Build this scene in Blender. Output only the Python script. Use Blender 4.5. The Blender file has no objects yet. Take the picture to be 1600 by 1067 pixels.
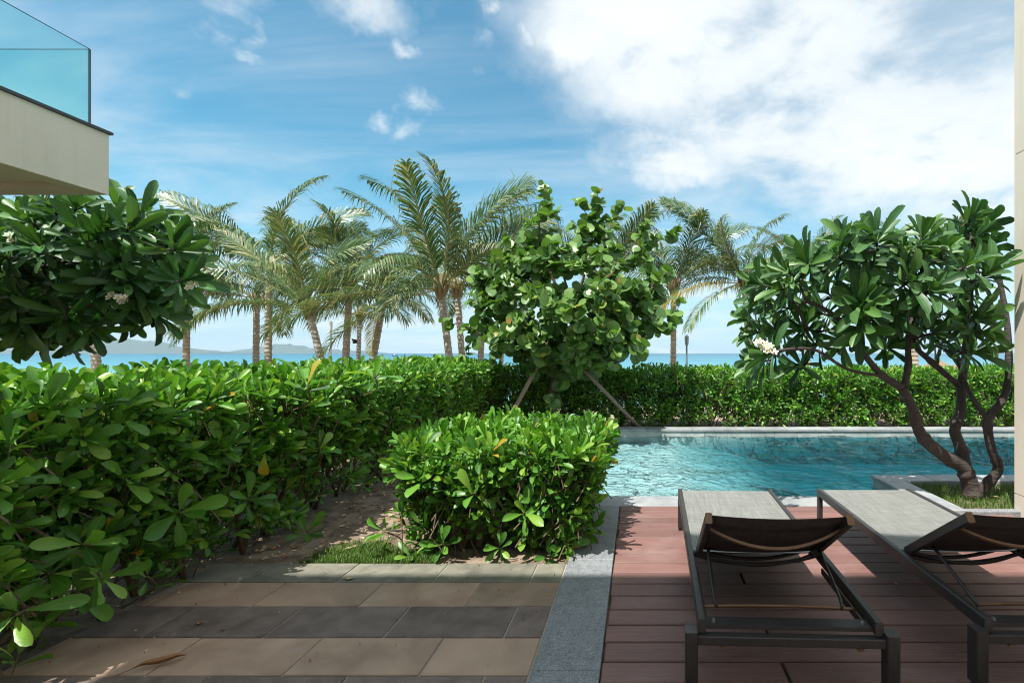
import bpy, bmesh, math, random
import numpy as np
from mathutils import Vector, Matrix, Quaternion

random.seed(7)
rng = np.random.default_rng(7)
scene = bpy.context.scene
COL = scene.collection
R = math.radians
F, CX, HY, H = 800.0, 996.0, 552.0, 1.375      # lens in photo pixels, vanishing point, eye height

# ------------------------------------------------------------------ camera
cam_d = bpy.data.cameras.new('camera')
cam = bpy.data.objects.new('camera', cam_d)
COL.objects.link(cam)
cam.location = (0, 0, H)
cam.rotation_euler = (R(90), 0, 0)
cam_d.sensor_width = 36
cam_d.lens = 36 * F / 1600
cam_d.shift_x = (800 - CX) / 1600
cam_d.shift_y = (HY - 533.5) / 1600
cam_d.clip_start = 0.05
cam_d.clip_end = 80000
scene.camera = cam

# ------------------------------------------------------------------ light
SUN = Vector((-0.25, -0.40, 1.0)).normalized()
sun_d = bpy.data.lights.new('sun', 'SUN')
sun_d.energy = 3.65
sun_d.angle = R(0.55)
sun_d.color = (1.0, 0.955, 0.88)
sun = bpy.data.objects.new('sun', sun_d)
COL.objects.link(sun)
sun.rotation_euler = (-SUN).to_track_quat('-Z', 'Y').to_euler()
sun.location = (-10, -16, 40)

scene.view_settings.view_transform = 'Standard'
scene.view_settings.look = 'None'
scene.view_settings.exposure = 1.1
scene.view_settings.gamma = 1.0
scene.view_settings.use_curve_mapping = False
scene.cycles.use_denoising = True
scene.cycles.filter_width = 1.1
scene.cycles.max_bounces = 8
scene.cycles.transparent_max_bounces = 16
scene.cycles.volume_bounces = 0
scene.cycles.caustics_reflective = False
scene.cycles.caustics_refractive = False
scene.cycles.sample_clamp_indirect = 6.0


class NT:
    """short-hand for building node trees"""
    def __init__(s, tree):
        s.t = tree; s.n = tree.nodes; s.l = tree.links; s.n.clear()

    def new(s, typ, ins=None, **kw):
        nd = s.n.new(typ)
        for k, v in kw.items():
            setattr(nd, k, v)
        for k, v in (ins or {}).items():
            s.set(nd.inputs[k], v)
        return nd

    def set(s, sock, v):
        if isinstance(v, bpy.types.NodeSocket):
            s.l.new(v, sock)
        elif isinstance(v, (tuple, list)) and len(v) == 3 and sock.type == 'RGBA':
            sock.default_value = (*v, 1)
        else:
            sock.default_value = v

    def m(s, op, a, b=None, c=None, clamp=False):
        nd = s.n.new('ShaderNodeMath'); nd.operation = op; nd.use_clamp = clamp
        for i, v in enumerate((a, b, c)):
            if v is not None: s.set(nd.inputs[i], v)
        return nd.outputs[0]

    def vm(s, op, a, b=None, out=0):
        nd = s.n.new('ShaderNodeVectorMath'); nd.operation = op
        s.set(nd.inputs[0], a)
        if b is not None: s.set(nd.inputs[1], b)
        return nd.outputs[out]

    def mix(s, f, a, b, blend='MIX'):
        nd = s.n.new('ShaderNodeMix'); nd.data_type = 'RGBA'; nd.blend_type = blend
        s.set(nd.inputs[0], f); s.set(nd.inputs[6], a); s.set(nd.inputs[7], b)
        return nd.outputs[2]

    def ss(s, v, lo, hi, a=0.0, b=1.0):
        nd = s.n.new('ShaderNodeMapRange'); nd.interpolation_type = 'SMOOTHSTEP'
        for i, x in enumerate((v, lo, hi, a, b)): s.set(nd.inputs[i], x)
        return nd.outputs[0]

    def noise(s, vec, scale, detail=3, rough=0.5, dist=0.0, out=0):
        nd = s.n.new('ShaderNodeTexNoise')
        if vec is not None: s.set(nd.inputs['Vector'], vec)
        nd.inputs['Scale'].default_value = scale
        nd.inputs['Detail'].default_value = detail
        nd.inputs['Roughness'].default_value = rough
        nd.inputs['Distortion'].default_value = dist
        return nd.outputs[out]

    def mapv(s, vec, scale=(1, 1, 1), loc=(0, 0, 0), rot=(0, 0, 0)):
        nd = s.n.new('ShaderNodeMapping')
        s.set(nd.inputs[0], vec)
        nd.inputs[1].default_value = loc; nd.inputs[2].default_value = rot; nd.inputs[3].default_value = scale
        return nd.outputs[0]


# ------------------------------------------------------------------ sky with clouds
def build_world():
    w = bpy.data.worlds.new('World'); scene.world = w; w.use_nodes = True
    g = NT(w.node_tree)
    sky = g.new('ShaderNodeTexSky', sky_type='NISHITA', sun_disc=False)
    sky.sun_elevation = math.asin(SUN.z)
    sky.sun_rotation = math.atan2(SUN.x, SUN.y)
    sky.altitude = 0; sky.air_density = 1.0; sky.dust_density = 0.6; sky.ozone_density = 1.6
    tc = g.new('ShaderNodeTexCoord').outputs['Generated']
    d = g.vm('NORMALIZE', tc)
    sep = g.new('ShaderNodeSeparateXYZ', {0: d})
    zc = g.m('MAXIMUM', sep.outputs[2], 0.0)
    zz = g.m('ADD', zc, 0.16)
    px = g.m('DIVIDE', sep.outputs[0], zz); py = g.m('DIVIDE', sep.outputs[1], zz)
    flat = g.new('ShaderNodeCombineXYZ', {0: px, 1: py, 2: 0.0}).outputs[0]
    # direction wobble so that the clouds get torn edges
    wob = g.vm('SUBTRACT', g.noise(d, 7.0, 6, 0.62, out=1), (0.5, 0.5, 0.5))
    nd = g.n.new('ShaderNodeVectorMath'); nd.operation = 'SCALE'; g.set(nd.inputs[0], wob); nd.inputs[3].default_value = 0.16
    dw = g.vm('NORMALIZE', g.vm('ADD', d, nd.outputs[0]))
    fine = g.noise(flat, 3.2, 8, 0.62, 0.3)
    billow = g.noise(flat, 1.3, 6, 0.58, 0.2)
    big = g.noise(g.mapv(flat, (0.55, 0.55, 1), (3.1, 1.7, 0)), 1.0, 4, 0.5)

    def blob(x, y, rad, soft, stretch=1.0):
        c = Vector(((x - CX) / F, 1, (HY - y) / F)).normalized()
        df = g.vm('SUBTRACT', dw, tuple(c))
        df = g.vm('MULTIPLY', df, (1.0 / stretch, 1.0, 1.0))
        ln = g.vm('LENGTH', df, out=1)
        return g.ss(ln, rad - soft, rad + soft, 1.0, 0.0)

    blobs = [(1400, 50, .26, .07, 2.0), (1180, 10, .22, .06, 1.6), (1660, 200, .17, .07, 2.0), (1340, 190, .10, .05, 2.4),
             (960, 20, .10, .06, 1.6), (1060, 250, .035, .03, 4.0), (1200, 150, .10, .05, 1.8), (1420, 265, .05, .04, 3.5), (900, 50, .06, .04, 1.3)]
    acc = None
    for b in blobs:
        v = blob(*b)
        acc = v if acc is None else g.m('MAXIMUM', acc, v)
    texd = g.ss(g.m('ADD', g.m('MULTIPLY', fine, 0.6), g.m('MULTIPLY', billow, 0.5)), 0.37, 0.57, 0.45, 1.0)
    bigc = g.m('MULTIPLY', acc, texd)
    puffs = [(345, 14, .026, .024, 2.0), (290, 116, .014, .014, 1.6), (390, 74, .012, .013, 1.6), (598, 174, .010, .014, 1.8),
             (655, 158, .013, .016, 1.6), (640, 198, .010, .014, 2.0), (745, 82, .015, .018, 1.1), (768, 18, .014, .016, 1.0),
             (820, 58, .015, .016, 1.2), (975, 190, .030, .025, 2.2), (560, 8, .034, .026, 2.2), (728, 205, .014, .014, 1.0), (630, 66, .012, .012, 1.6)]
    pacc = None
    for b in puffs:
        v = blob(*b)
        pacc = v if pacc is None else g.m('MAXIMUM', pacc, v)
    pacc = g.m('MULTIPLY', pacc, g.ss(fine, 0.38, 0.60, 0.12, 0.78))
    # thin veil of high cloud everywhere, thicker low down
    streak = g.noise(g.mapv(flat, (0.5, 1.2, 1), (0, 0, 0), (0, 0, 0.5)), 1.6, 6, 0.6, 0.6)
    low = g.ss(sep.outputs[2], 0.0, 0.46, 1.0, 0.0)
    veil = g.m('MULTIPLY', g.ss(streak, 0.36, 0.74), g.m('ADD', 0.32, g.m('MULTIPLY', low, 0.50)))
    cov = g.m('ADD', g.m('MULTIPLY', big, 0.7), g.m('MULTIPLY', fine, 0.3))
    away = g.m('MAXIMUM', g.ss(sep.outputs[2], 0.48, 0.72), g.ss(sep.outputs[1], 0.35, -0.1))  # thickens cloud out of view, added to brighten the shaded ground
    elsewhere = g.m('MULTIPLY', g.ss(g.m('ADD', cov, g.m('MULTIPLY', away, .16)), 0.54, 0.68), g.m('ADD', .35, g.m('MULTIPLY', away, .55)))
    mask = g.m('MAXIMUM', g.m('MAXIMUM', bigc, pacc), veil)
    mask = g.m('MAXIMUM', mask, elsewhere)
    mask = g.m('MINIMUM', mask, 0.97)
    base = g.mix(1.0, sky.outputs[0], SKY_TINT, 'MULTIPLY')
    base = g.mix(g.ss(sep.outputs[2], -0.02, 0.30, 0.85, 0.0), base, (4.1, 5.05, 6.2))
    shade = g.ss(g.m('ADD', g.m('MULTIPLY', billow, 0.7), g.m('MULTIPLY', fine, 0.3)), 0.36, 0.62)
    cloud = g.mix(shade, (4.9, 5.4, 5.8), (6.3, 6.5, 6.6))
    colr = g.mix(mask, base, cloud)
    bg = g.new('ShaderNodeBackground', {0: colr, 1: 0.078})
    out = g.new('ShaderNodeOutputWorld', {0: bg.outputs[0]})


SKY_TINT = (0.54, 1.10, 1.06)
build_world()


# ------------------------------------------------------------------ helpers
def wx(x, Y): return (x - CX) * Y / F
def wz(y, Y): return H - (y - HY) * Y / F
def P(x, y, Y): return Vector((wx(x, Y), Y, wz(y, Y)))


def tag(o, label=None, cat=None, group=None, kind=None):
    if label: o['label'] = label
    if cat: o['category'] = cat
    if group: o['group'] = group
    if kind: o['kind'] = kind
    return o


def empty(name, loc, label, cat, group=None):
    o = bpy.data.objects.new(name, None); COL.objects.link(o)
    o.location = loc; o.empty_display_size = 0.1
    return tag(o, label, cat, group)


def link(name, me, parent=None, loc=None, mat4=None):
    o = bpy.data.objects.new(name, me); COL.objects.link(o)
    if parent is not None: o.parent = parent
    if mat4 is not None: o.matrix_local = mat4
    elif loc is not None: o.location = loc
    return o


class MB:
    """collects shapes into one mesh; coordinates are world ones, build() shifts them to the parent's origin"""
    def __init__(s): s.v = []; s.f = []; s.mi = []

    def add(s, vs, fs, mi=0):
        b = len(s.v); s.v += [tuple(v) for v in vs]; s.f += [tuple(b + i for i in f) for f in fs]; s.mi += [mi] * len(fs)
        return s

    def box(s, x0, x1, y0, y1, z0, z1, c=0.0, mi=0):
        if c <= 0:
            vs = [(x0, y0, z0), (x1, y0, z0), (x1, y1, z0), (x0, y1, z0), (x0, y0, z1), (x1, y0, z1), (x1, y1, z1), (x0, y1, z1)]
            fs = [(3, 2, 1, 0), (4, 5, 6, 7), (0, 1, 5, 4), (1, 2, 6, 5), (2, 3, 7, 6), (3, 0, 4, 7)]
        else:
            vs = [(x0, y0, z0), (x1, y0, z0), (x1, y1, z0), (x0, y1, z0),
                  (x0, y0, z1 - c), (x1, y0, z1 - c), (x1, y1, z1 - c), (x0, y1, z1 - c),
                  (x0 + c, y0 + c, z1), (x1 - c, y0 + c, z1), (x1 - c, y1 - c, z1), (x0 + c, y1 - c, z1)]
            fs = [(3, 2, 1, 0), (8, 9, 10, 11)]
            for a in (0, 4):
                for i in range(4):
                    j = (i + 1) % 4
                    fs.append((a + i, a + j, a + 4 + j, a + 4 + i))
        return s.add(vs, fs, mi)

    def obox(s, p, q, w, h, up=(0, 0, 1), c=0.0):
        """a bar of w x h from p to q with chamfered long edges"""
        p = Vector(p); q = Vector(q); t = (q - p).normalized(); up = Vector(up)
        sd = t.cross(up).normalized(); u = sd.cross(t).normalized()
        a, b = w / 2, h / 2
        if c > 0: ring = [(-a + c, -b), (a - c, -b), (a, -b + c), (a, b - c), (a - c, b), (-a + c, b), (-a, b - c), (-a, -b + c)]
        else: ring = [(-a, -b), (a, -b), (a, b), (-a, b)]
        n = len(ring)
        vs = [p + sd * i + u * j for i, j in ring] + [q + sd * i + u * j for i, j in ring]
        fs = [tuple(range(n))[::-1], tuple(range(n, 2 * n))] + [(i, (i + 1) % n, n + (i + 1) % n, n + i) for i in range(n)]
        return s.add(vs, fs)

    def tube(s, pts, radii, n=8, cap=True, wob=0.0):
        pts = [Vector(p) for p in pts]; vs = []; fs = []
        t0 = (pts[1] - pts[0]).normalized()
        ref = Vector((0, 1, 0)) if abs(t0.y) < .8 else Vector((1, 0, 0))
        sd = t0.cross(ref).normalized()
        for i, p in enumerate(pts):
            t = (pts[min(i + 1, len(pts) - 1)] - pts[max(i - 1, 0)]).normalized()
            sd = (sd - t * sd.dot(t)).normalized(); u = t.cross(sd)
            r = radii[i] if hasattr(radii, '__len__') else radii
            for k in range(n):
                a = 2 * math.pi * k / n
                rr = r * (1 + wob * random.uniform(-1, 1))
                vs.append(p + sd * (rr * math.cos(a)) + u * (rr * math.sin(a)))
        for i in range(len(pts) - 1):
            for k in range(n):
                fs.append((i * n + k, i * n + (k + 1) % n, (i + 1) * n + (k + 1) % n, (i + 1) * n + k))
        if cap:
            fs.append(tuple(range(n))[::-1]); fs.append(tuple((len(pts) - 1) * n + k for k in range(n)))
        return s.add(vs, fs)

    def build(s, name, mats, parent=None, smooth=False, origin=None):
        me = bpy.data.meshes.new(name)
        o = Vector(origin) if origin is not None else (Vector(parent.matrix_world.translation) if parent else Vector((0, 0, 0)))
        if parent is not None and origin is None:
            o = base_of(parent)
        me.from_pydata([tuple(Vector(v) - o) for v in s.v], [], s.f)
        for m in (mats if isinstance(mats, (list, tuple)) else [mats]): me.materials.append(m)
        if any(s.mi): me.polygons.foreach_set('material_index', s.mi)
        if smooth: me.polygons.foreach_set('use_smooth', [True] * len(me.polygons))
        me.update()
        ob = link(name, me, parent)
        if parent is None: ob.location = o
        return ob


def base_of(o):
    v = Vector(o.location)
    while o.parent is not None:
        o = o.parent; v += Vector(o.location)
    return v


def spline(pts, n=6):
    """Catmull-Rom through the points"""
    pts = [Vector(p) for p in pts]; out = []
    for i in range(len(pts) - 1):
        a = pts[max(i - 1, 0)]; b = pts[i]; c = pts[i + 1]; d = pts[min(i + 2, len(pts) - 1)]
        for k in range(n):
            t = k / n
            out.append(0.5 * ((2 * b) + (c - a) * t + (2 * a - 5 * b + 4 * c - d) * t * t + (3 * b - a - 3 * c + d) * t ** 3))
    out.append(pts[-1]); return out


# ------------------------------------------------------------------ materials
MATS = {}


def mat(name):
    m = bpy.data.materials.new(name); m.use_nodes = True; MATS[name] = m
    return m, NT(m.node_tree)


def finish(g, col, rough=0.6, spec=0.5, metal=0.0, bump=None, bstr=0.3, bdist=0.01, extra=None):
    p = g.new('ShaderNodeBsdfPrincipled', {'Base Color': col, 'Roughness': rough, 'Metallic': metal, 'Specular IOR Level': spec})
    if bump is not None:
        b = g.new('ShaderNodeBump', {'Height': bump, 'Strength': bstr, 'Distance': bdist})
        g.l.new(b.outputs[0], p.inputs['Normal'])
    g.new('ShaderNodeOutputMaterial', {0: p.outputs[0]})
    return p


def obj_rand(g): return g.new('ShaderNodeObjectInfo').outputs['Random']
def pos(g): return g.new('ShaderNodeNewGeometry').outputs['Position']


def leaf_mat(name, stops, rough=0.36, spec=0.5, trans=0.28, rib=(0.2, 0.3, 0.08), ribw=0.10, tr_col=(1.5, 1.6, 0.6), ribf=0.45):
    m, g = mat(name)
    tint = g.new('ShaderNodeAttribute', attribute_name='tint').outputs['Fac']
    r = g.new('ShaderNodeAttribute', attribute_name='rib').outputs['Fac']
    nz = g.noise(pos(g), 9.0, 2)
    tt = g.m('ADD', tint, g.m('MULTIPLY', g.m('SUBTRACT', nz, 0.5), 0.25))
    ramp = g.new('ShaderNodeValToRGB', {0: tt})
    els = ramp.color_ramp.elements
    while len(els) < len(stops): els.new(0.5)
    for e, (p_, c) in zip(els, stops): e.position = p_; e.color = (*c, 1)
    ribm = g.ss(r, ribw * 0.4, ribw, ribf, 0.0)
    col = g.mix(ribm, ramp.outputs[0], rib)
    vein = g.noise(pos(g), 60.0, 2)
    p = g.new('ShaderNodeBsdfPrincipled', {'Base Color': col, 'Roughness': g.ss(nz, 0.3, 0.7, rough * 0.85, rough * 1.2), 'Specular IOR Level': spec})
    b = g.new('ShaderNodeBump', {'Height': vein, 'Strength': 0.25, 'Distance': 0.004})
    g.l.new(b.outputs[0], p.inputs['Normal'])
    t = g.new('ShaderNodeBsdfTranslucent', {0: g.mix(1.0, col, tr_col, 'MULTIPLY')})
    mx = g.new('ShaderNodeMixShader', {0: trans, 1: p.outputs[0], 2: t.outputs[0]})
    g.new('ShaderNodeOutputMaterial', {0: mx.outputs[0]})
    return m


hedge_m = leaf_mat('hedge_leaf', [(0.0, (.026, .085, .014)), (0.35, (.062, .195, .024)), (0.75, (.140, .33, .038)), (0.93, (.24, .39, .05)), (1.0, (.42, .28, .03))], rough=.40, trans=.28)
frangi_m = leaf_mat('frangipani_leaf', [(0.0, (.022, .068, .024)), (0.5, (.050, .135, .038)), (0.95, (.105, .225, .048)), (1.0, (.1, .17, .03))], rough=.42, trans=.18, rib=(.16, .26, .10), ribw=.12)
grape_m = leaf_mat('sea_grape_leaf', [(0.0, (.055, .14, .045)), (0.45, (.135, .26, .062)), (0.8, (.20, .33, .06)), (0.94, (.32, .36, .05)), (1.0, (.36, .15, .03))], rough=.36, trans=.25, rib=(.22, .2, .08), ribw=.08)
palm_m = leaf_mat('palm_leaflet', [(0.0, (.022, .062, .018)), (0.5, (.058, .125, .036)), (0.9, (.20, .235, .085)), (1.0, (.38, .33, .16))], rough=.42, spec=.55, trans=.18, rib=(.3, .28, .12), ribw=.01)
palm_y_m = leaf_mat('yellow_palm_leaflet', [(0.0, (.20, .17, .03)), (1.0, (.34, .27, .06))], rough=.4, trans=.3, ribw=.01)

m, g = mat('palm_rib'); finish(g, g.mix(g.noise(pos(g), 3), (.20, .19, .06), (.30, .26, .10)), .45); palm_rib_m = m
m, g = mat('palm_husk'); finish(g, g.mix(g.noise(pos(g), 12), (.12, .09, .045), (.27, .21, .11)), .8); husk_m = m
m, g = mat('palm_bark')
zz = g.new('ShaderNodeSeparateXYZ', {0: pos(g)}).outputs[2]
rings = g.m('SINE', g.m('MULTIPLY', g.m('ADD', zz, g.m('MULTIPLY', g.noise(pos(g), 3), .06)), 52.0))
finish(g, g.mix(g.m('ADD', g.m('MULTIPLY', g.noise(pos(g), 6, 5), .8), g.m('MULTIPLY', rings, .12), clamp=True), (.20, .172, .14), (.50, .45, .38)), .85, bump=rings, bstr=.5, bdist=.02); palm_bark_m = m

m, g = mat('frangipani_bark')
b1 = g.noise(pos(g), 14, 6, .6); b2 = g.noise(g.mapv(pos(g), (1, 1, 7)), 9, 4)
finish(g, g.mix(b1, (.028, .021, .019), (.095, .072, .063)), .8, bump=g.m('ADD', b1, g.m('MULTIPLY', b2, .6)), bstr=.8, bdist=.02); frangi_bark_m = m
m, g = mat('stem_bark')
b1 = g.noise(pos(g), 22, 5)
finish(g, g.mix(b1, (.055, .036, .022), (.19, .13, .085)), .85, bump=b1, bstr=.6, bdist=.01); stem_m = m
m, g = mat('stake_wood')
b1 = g.noise(g.mapv(pos(g), (6, 6, 1.4)), 7, 5)
finish(g, g.mix(b1, (.14, .10, .075), (.38, .30, .235)), .85, bump=b1, bstr=.6, bdist=.01); stake_m = m
m, g = mat('petal'); finish(g, (.80, .78, .66), .5); petal_m = m
m, g = mat('petal_heart'); finish(g, (.75, .50, .10), .5); heart_m = m

# stone
def stone(name, a, b, scale=6, speck=0.0, rough=.62, vary=.25, stain=None, bs=.25):
    m, g = mat(name)
    r = obj_rand(g)
    off = g.new('ShaderNodeCombineXYZ', {0: g.m('MULTIPLY', r, 37.0), 1: g.m('MULTIPLY', r, 11.0), 2: 0.0}).outputs[0]
    pp = g.vm('ADD', pos(g), off)
    n1 = g.noise(pp, scale, 7, .6, .4); n2 = g.noise(pp, scale * .33, 3); n3 = g.noise(pp, 260, 2, .6)
    col = g.mix(g.ss(n1, .28, .72), a, b)
    col = g.mix(g.m('MULTIPLY', g.ss(n2, .4, .75), .35), col, tuple(x * 1.5 for x in b))
    if stain: col = g.mix(g.ss(g.noise(pp, 2.6, 4, .6, .5), .60, .72, 0, .45), col, stain)
    if speck: col = g.mix(g.ss(n3, .48, .60, 0, speck), col, tuple(min(.8, x * 2.6) for x in b))
    val = g.m('ADD', 1 - vary / 2, g.m('MULTIPLY', r, vary))
    hs = g.new('ShaderNodeHueSaturation', {'Color': col, 'Value': val})
    finish(g, hs.outputs[0], g.ss(n1, .2, .8, rough * .85, rough * 1.15), bump=g.m('ADD', n1, g.m('MULTIPLY', n3, .25)), bstr=bs, bdist=.006)
    return m


tile_green_m = stone('green_grey_slate', (.11, .108, .088), (.22, .21, .165), 7, .1, stain=(.20, .16, .11))
tile_tan_m = stone('tan_sandstone', (.25, .162, .112), (.41, .285, .205), 3.5, .0, vary=.35, stain=(.30, .27, .25))
tile_dark_m = stone('dark_slate', (.082, .058, .050), (.175, .132, .114), 9, .18, stain=(.10, .075, .055))
granite_m = stone('grey_granite', (.095, .10, .106), (.19, .20, .21), 30, .55, .6, vary=.15)
coping_m = stone('pale_coping_stone', (.17, .185, .195), (.30, .31, .315), 5, .15, .55, vary=.22, stain=(.26, .27, .27))
poolwall_m = stone('pool_wall_stone', (.28, .32, .31), (.44, .47, .44), 8, .1, .5, vary=.2, stain=(.24, .26, .24))
m, g = mat('grout'); finish(g, g.mix(g.noise(pos(g), 30, 4), (.22, .19, .16), (.42, .38, .33)), .9); grout_m = m

m, g = mat('deck_board')
r = obj_rand(g)
n1 = g.noise(g.vm('ADD', g.mapv(pos(g), (1.2, 14, 14)), g.new('ShaderNodeCombineXYZ', {0: g.m('MULTIPLY', r, 50.0)}).outputs[0]), 3, 5, .6)
n2 = g.noise(pos(g), 2.2, 5, .6)
yy = g.new('ShaderNodeSeparateXYZ', {0: g.new('ShaderNodeTexCoord').outputs['Object']}).outputs[1]
groove = g.m('SINE', g.m('MULTIPLY', yy, 2 * math.pi / .0115))
col = g.mix(n1, (.150, .072, .061), (.240, .130, .113))
col = g.mix(g.ss(n2, .48, .72, 0, .45), col, (.29, .20, .185))
col = g.mix(g.ss(g.noise(g.mapv(pos(g), (.8, 3, 1)), 2.0, 5, .65), .55, .7, 0, .4), col, (.085, .042, .038))
col = g.mix(g.ss(g.noise(pos(g), 7, 6, .7, .8), .66, .76, 0, .35), col, (.42, .36, .36))
hs = g.new('ShaderNodeHueSaturation', {'Color': col, 'Value': g.m('ADD', .78, g.m('MULTIPLY', r, .40))})
finish(g, hs.outputs[0], .55, bump=g.m('ADD', groove, g.m('MULTIPLY', n1, .8)), bstr=.35, bdist=.0025); board_m = m
m, g = mat('deck_under'); finish(g, (.012, .010, .010), .9); under_m = m

m, g = mat('bronze_metal')
n1 = g.noise(pos(g), 35, 4)
finish(g, g.mix(n1, (.040, .034, .033), (.070, .062, .060)), g.ss(n1, .3, .7, .34, .48), .5, .35); metal_m = m
m, g = mat('copper_metal'); finish(g, g.mix(g.noise(pos(g), 20), (.16, .085, .045), (.25, .14, .08)), .38, .5, .4); copper_m = m
m, g = mat('rubber'); finish(g, (.02, .02, .02), .7); rubber_m = m

m, g = mat('sling_fabric')
tcx = g.new('ShaderNodeTexCoord').outputs['Object']
sp = g.new('ShaderNodeSeparateXYZ', {0: tcx})
u = g.m('SINE', g.m('MULTIPLY', sp.outputs[0], 2 * math.pi / .0062)); v = g.m('SINE', g.m('MULTIPLY', sp.outputs[1], 2 * math.pi / .0075))
w_ = g.m('MULTIPLY', u, v)
ln = g.noise(g.mapv(tcx, (170, 5, 5)), 1, 4, .7); ln2 = g.noise(g.mapv(tcx, (5, 120, 5)), 1, 4, .7)
k = g.m('ADD', g.m('MULTIPLY', ln, .55), g.m('MULTIPLY', ln2, .45))
col = g.mix(g.ss(k, .36, .64), (.135, .14, .132), (.275, .285, .27))
col = g.mix(g.ss(w_, -.6, .8, .30, 0), col, (.15, .14, .12))
p = g.new('ShaderNodeBsdfPrincipled', {'Base Color': col, 'Roughness': .75})
bp = g.new('ShaderNodeBump', {'Height': g.m('ADD', w_, k), 'Strength': .35, 'Distance': .002}); g.l.new(bp.outputs[0], p.inputs['Normal'])
g.new('ShaderNodeOutputMaterial', {0: p.outputs[0]}); sling_m = m
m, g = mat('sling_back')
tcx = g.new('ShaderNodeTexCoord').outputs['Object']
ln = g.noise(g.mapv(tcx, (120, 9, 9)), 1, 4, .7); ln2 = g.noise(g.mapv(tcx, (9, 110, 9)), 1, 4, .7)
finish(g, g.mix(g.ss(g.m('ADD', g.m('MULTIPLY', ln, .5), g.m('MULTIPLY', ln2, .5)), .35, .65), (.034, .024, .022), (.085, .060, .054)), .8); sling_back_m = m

def render_wall(name, a, b):
    m, g = mat(name)
    n1 = g.noise(pos(g), 1.3, 5, .6); n2 = g.noise(pos(g), 120, 4, .6)
    col = g.mix(g.ss(n1, .3, .7), a, b)
    drip = g.noise(g.mapv(pos(g), (7, 7, .5)), 1.2, 5, .6)
    col = g.mix(g.ss(drip, .52, .72, 0, .14), col, tuple(x * .62 for x in a))
    finish(g, col, .85, bump=n2, bstr=.3, bdist=.004); return m


wall_m = render_wall('beige_render', (.76, .675, .56), (.82, .735, .625))
soffit_m = render_wall('soffit_paint', (.62, .58, .53), (.70, .66, .60))
m, g = mat('dark_cap'); finish(g, (.055, .062, .072), .45, .5, .3); cap_m = m


def glass_mat(name, tintc):
    m, g = mat(name)
    fc = g.new('ShaderNodeLayerWeight', {0: .5}).outputs['Facing']
    fr = g.m('ADD', .03, g.m('MULTIPLY', g.m('POWER', fc, 5.0), .9))
    tr = g.new('ShaderNodeBsdfTransparent', {0: tintc}); gl = g.new('ShaderNodeBsdfGlossy', {0: (1, 1, 1), 'Roughness': .01})
    mx = g.new('ShaderNodeMixShader', {0: fr, 1: tr.outputs[0], 2: gl.outputs[0]})
    g.new('ShaderNodeOutputMaterial', {0: mx.outputs[0]}); return m


glass_m = glass_mat('tinted_glass', (.80, .95, .94))
m, g = mat('glass_edge'); finish(g, (.01, .07, .08), .15); glass_edge_m = m

m, g = mat('soil')
n1 = g.noise(pos(g), 5, 8, .65); n2 = g.noise(pos(g), 45, 5, .7)
col = g.mix(g.ss(n1, .35, .65), (.15, .10, .07), (.36, .275, .20))
col = g.mix(g.ss(n2, .55, .68, 0, .6), col, (.34, .28, .22))
finish(g, col, .95, bump=g.m('ADD', n1, n2), bstr=.8, bdist=.03); soil_m = m
m, g = mat('sand'); n1 = g.noise(pos(g), 1.5, 6); finish(g, g.mix(n1, (.42, .34, .25), (.54, .45, .34)), .95, bump=n1, bstr=.5, bdist=.1); sand_m = m

m, g = mat('pool_floor')
n1 = g.noise(pos(g), 3, 4)
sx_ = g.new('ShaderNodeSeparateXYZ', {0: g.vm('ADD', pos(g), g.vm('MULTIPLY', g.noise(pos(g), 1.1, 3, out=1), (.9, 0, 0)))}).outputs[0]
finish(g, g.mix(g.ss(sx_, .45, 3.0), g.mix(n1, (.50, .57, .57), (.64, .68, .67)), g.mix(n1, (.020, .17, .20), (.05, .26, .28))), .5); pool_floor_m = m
m, g = mat('pool_ledge'); n1 = g.noise(pos(g), 4, 5)
finish(g, g.mix(n1, (.40, .47, .48), (.54, .59, .59)), .5); ledge_m = m

# pool water: clear, absorbing body with a rippled reflecting surface
m, g = mat('pool_water')
pw = g.vm('ADD', g.mapv(pos(g), (1.0, 1.0, 1)), g.vm('MULTIPLY', g.noise(pos(g), 1.6, 2, out=1), (.5, .5, 0)))
h1 = g.noise(g.mapv(pw, (3.2, 5.0, 1)), 1.0, 2, .5, .4); h2 = g.noise(g.mapv(pw, (6.5, 11, 1)), 1.0, 3, .55, .5)
hh = g.m('ADD', g.m('MULTIPLY', h1, .40), g.m('MULTIPLY', h2, .50))
bp = g.new('ShaderNodeBump', {'Height': hh, 'Strength': 1.0, 'Distance': .29})
fr = g.new('ShaderNodeFresnel', {0: 1.34, 'Normal': bp.outputs[0]})
tr = g.new('ShaderNodeBsdfTransparent', {0: (.93, .99, .99)})
gl = g.new('ShaderNodeBsdfGlossy', {0: (1, 1, 1), 'Roughness': .02, 'Normal': bp.outputs[0]})
mx = g.new('ShaderNodeMixShader', {0: g.m('MULTIPLY', fr.outputs[0], 1.0, clamp=True), 1: tr.outputs[0], 2: gl.outputs[0]})
ab = g.new('ShaderNodeVolumeAbsorption', {0: (.10, .72, .80), 'Density': 1.0})
g.new('ShaderNodeOutputMaterial', {0: mx.outputs[0], 1: ab.outputs[0]}); water_m = m

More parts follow.
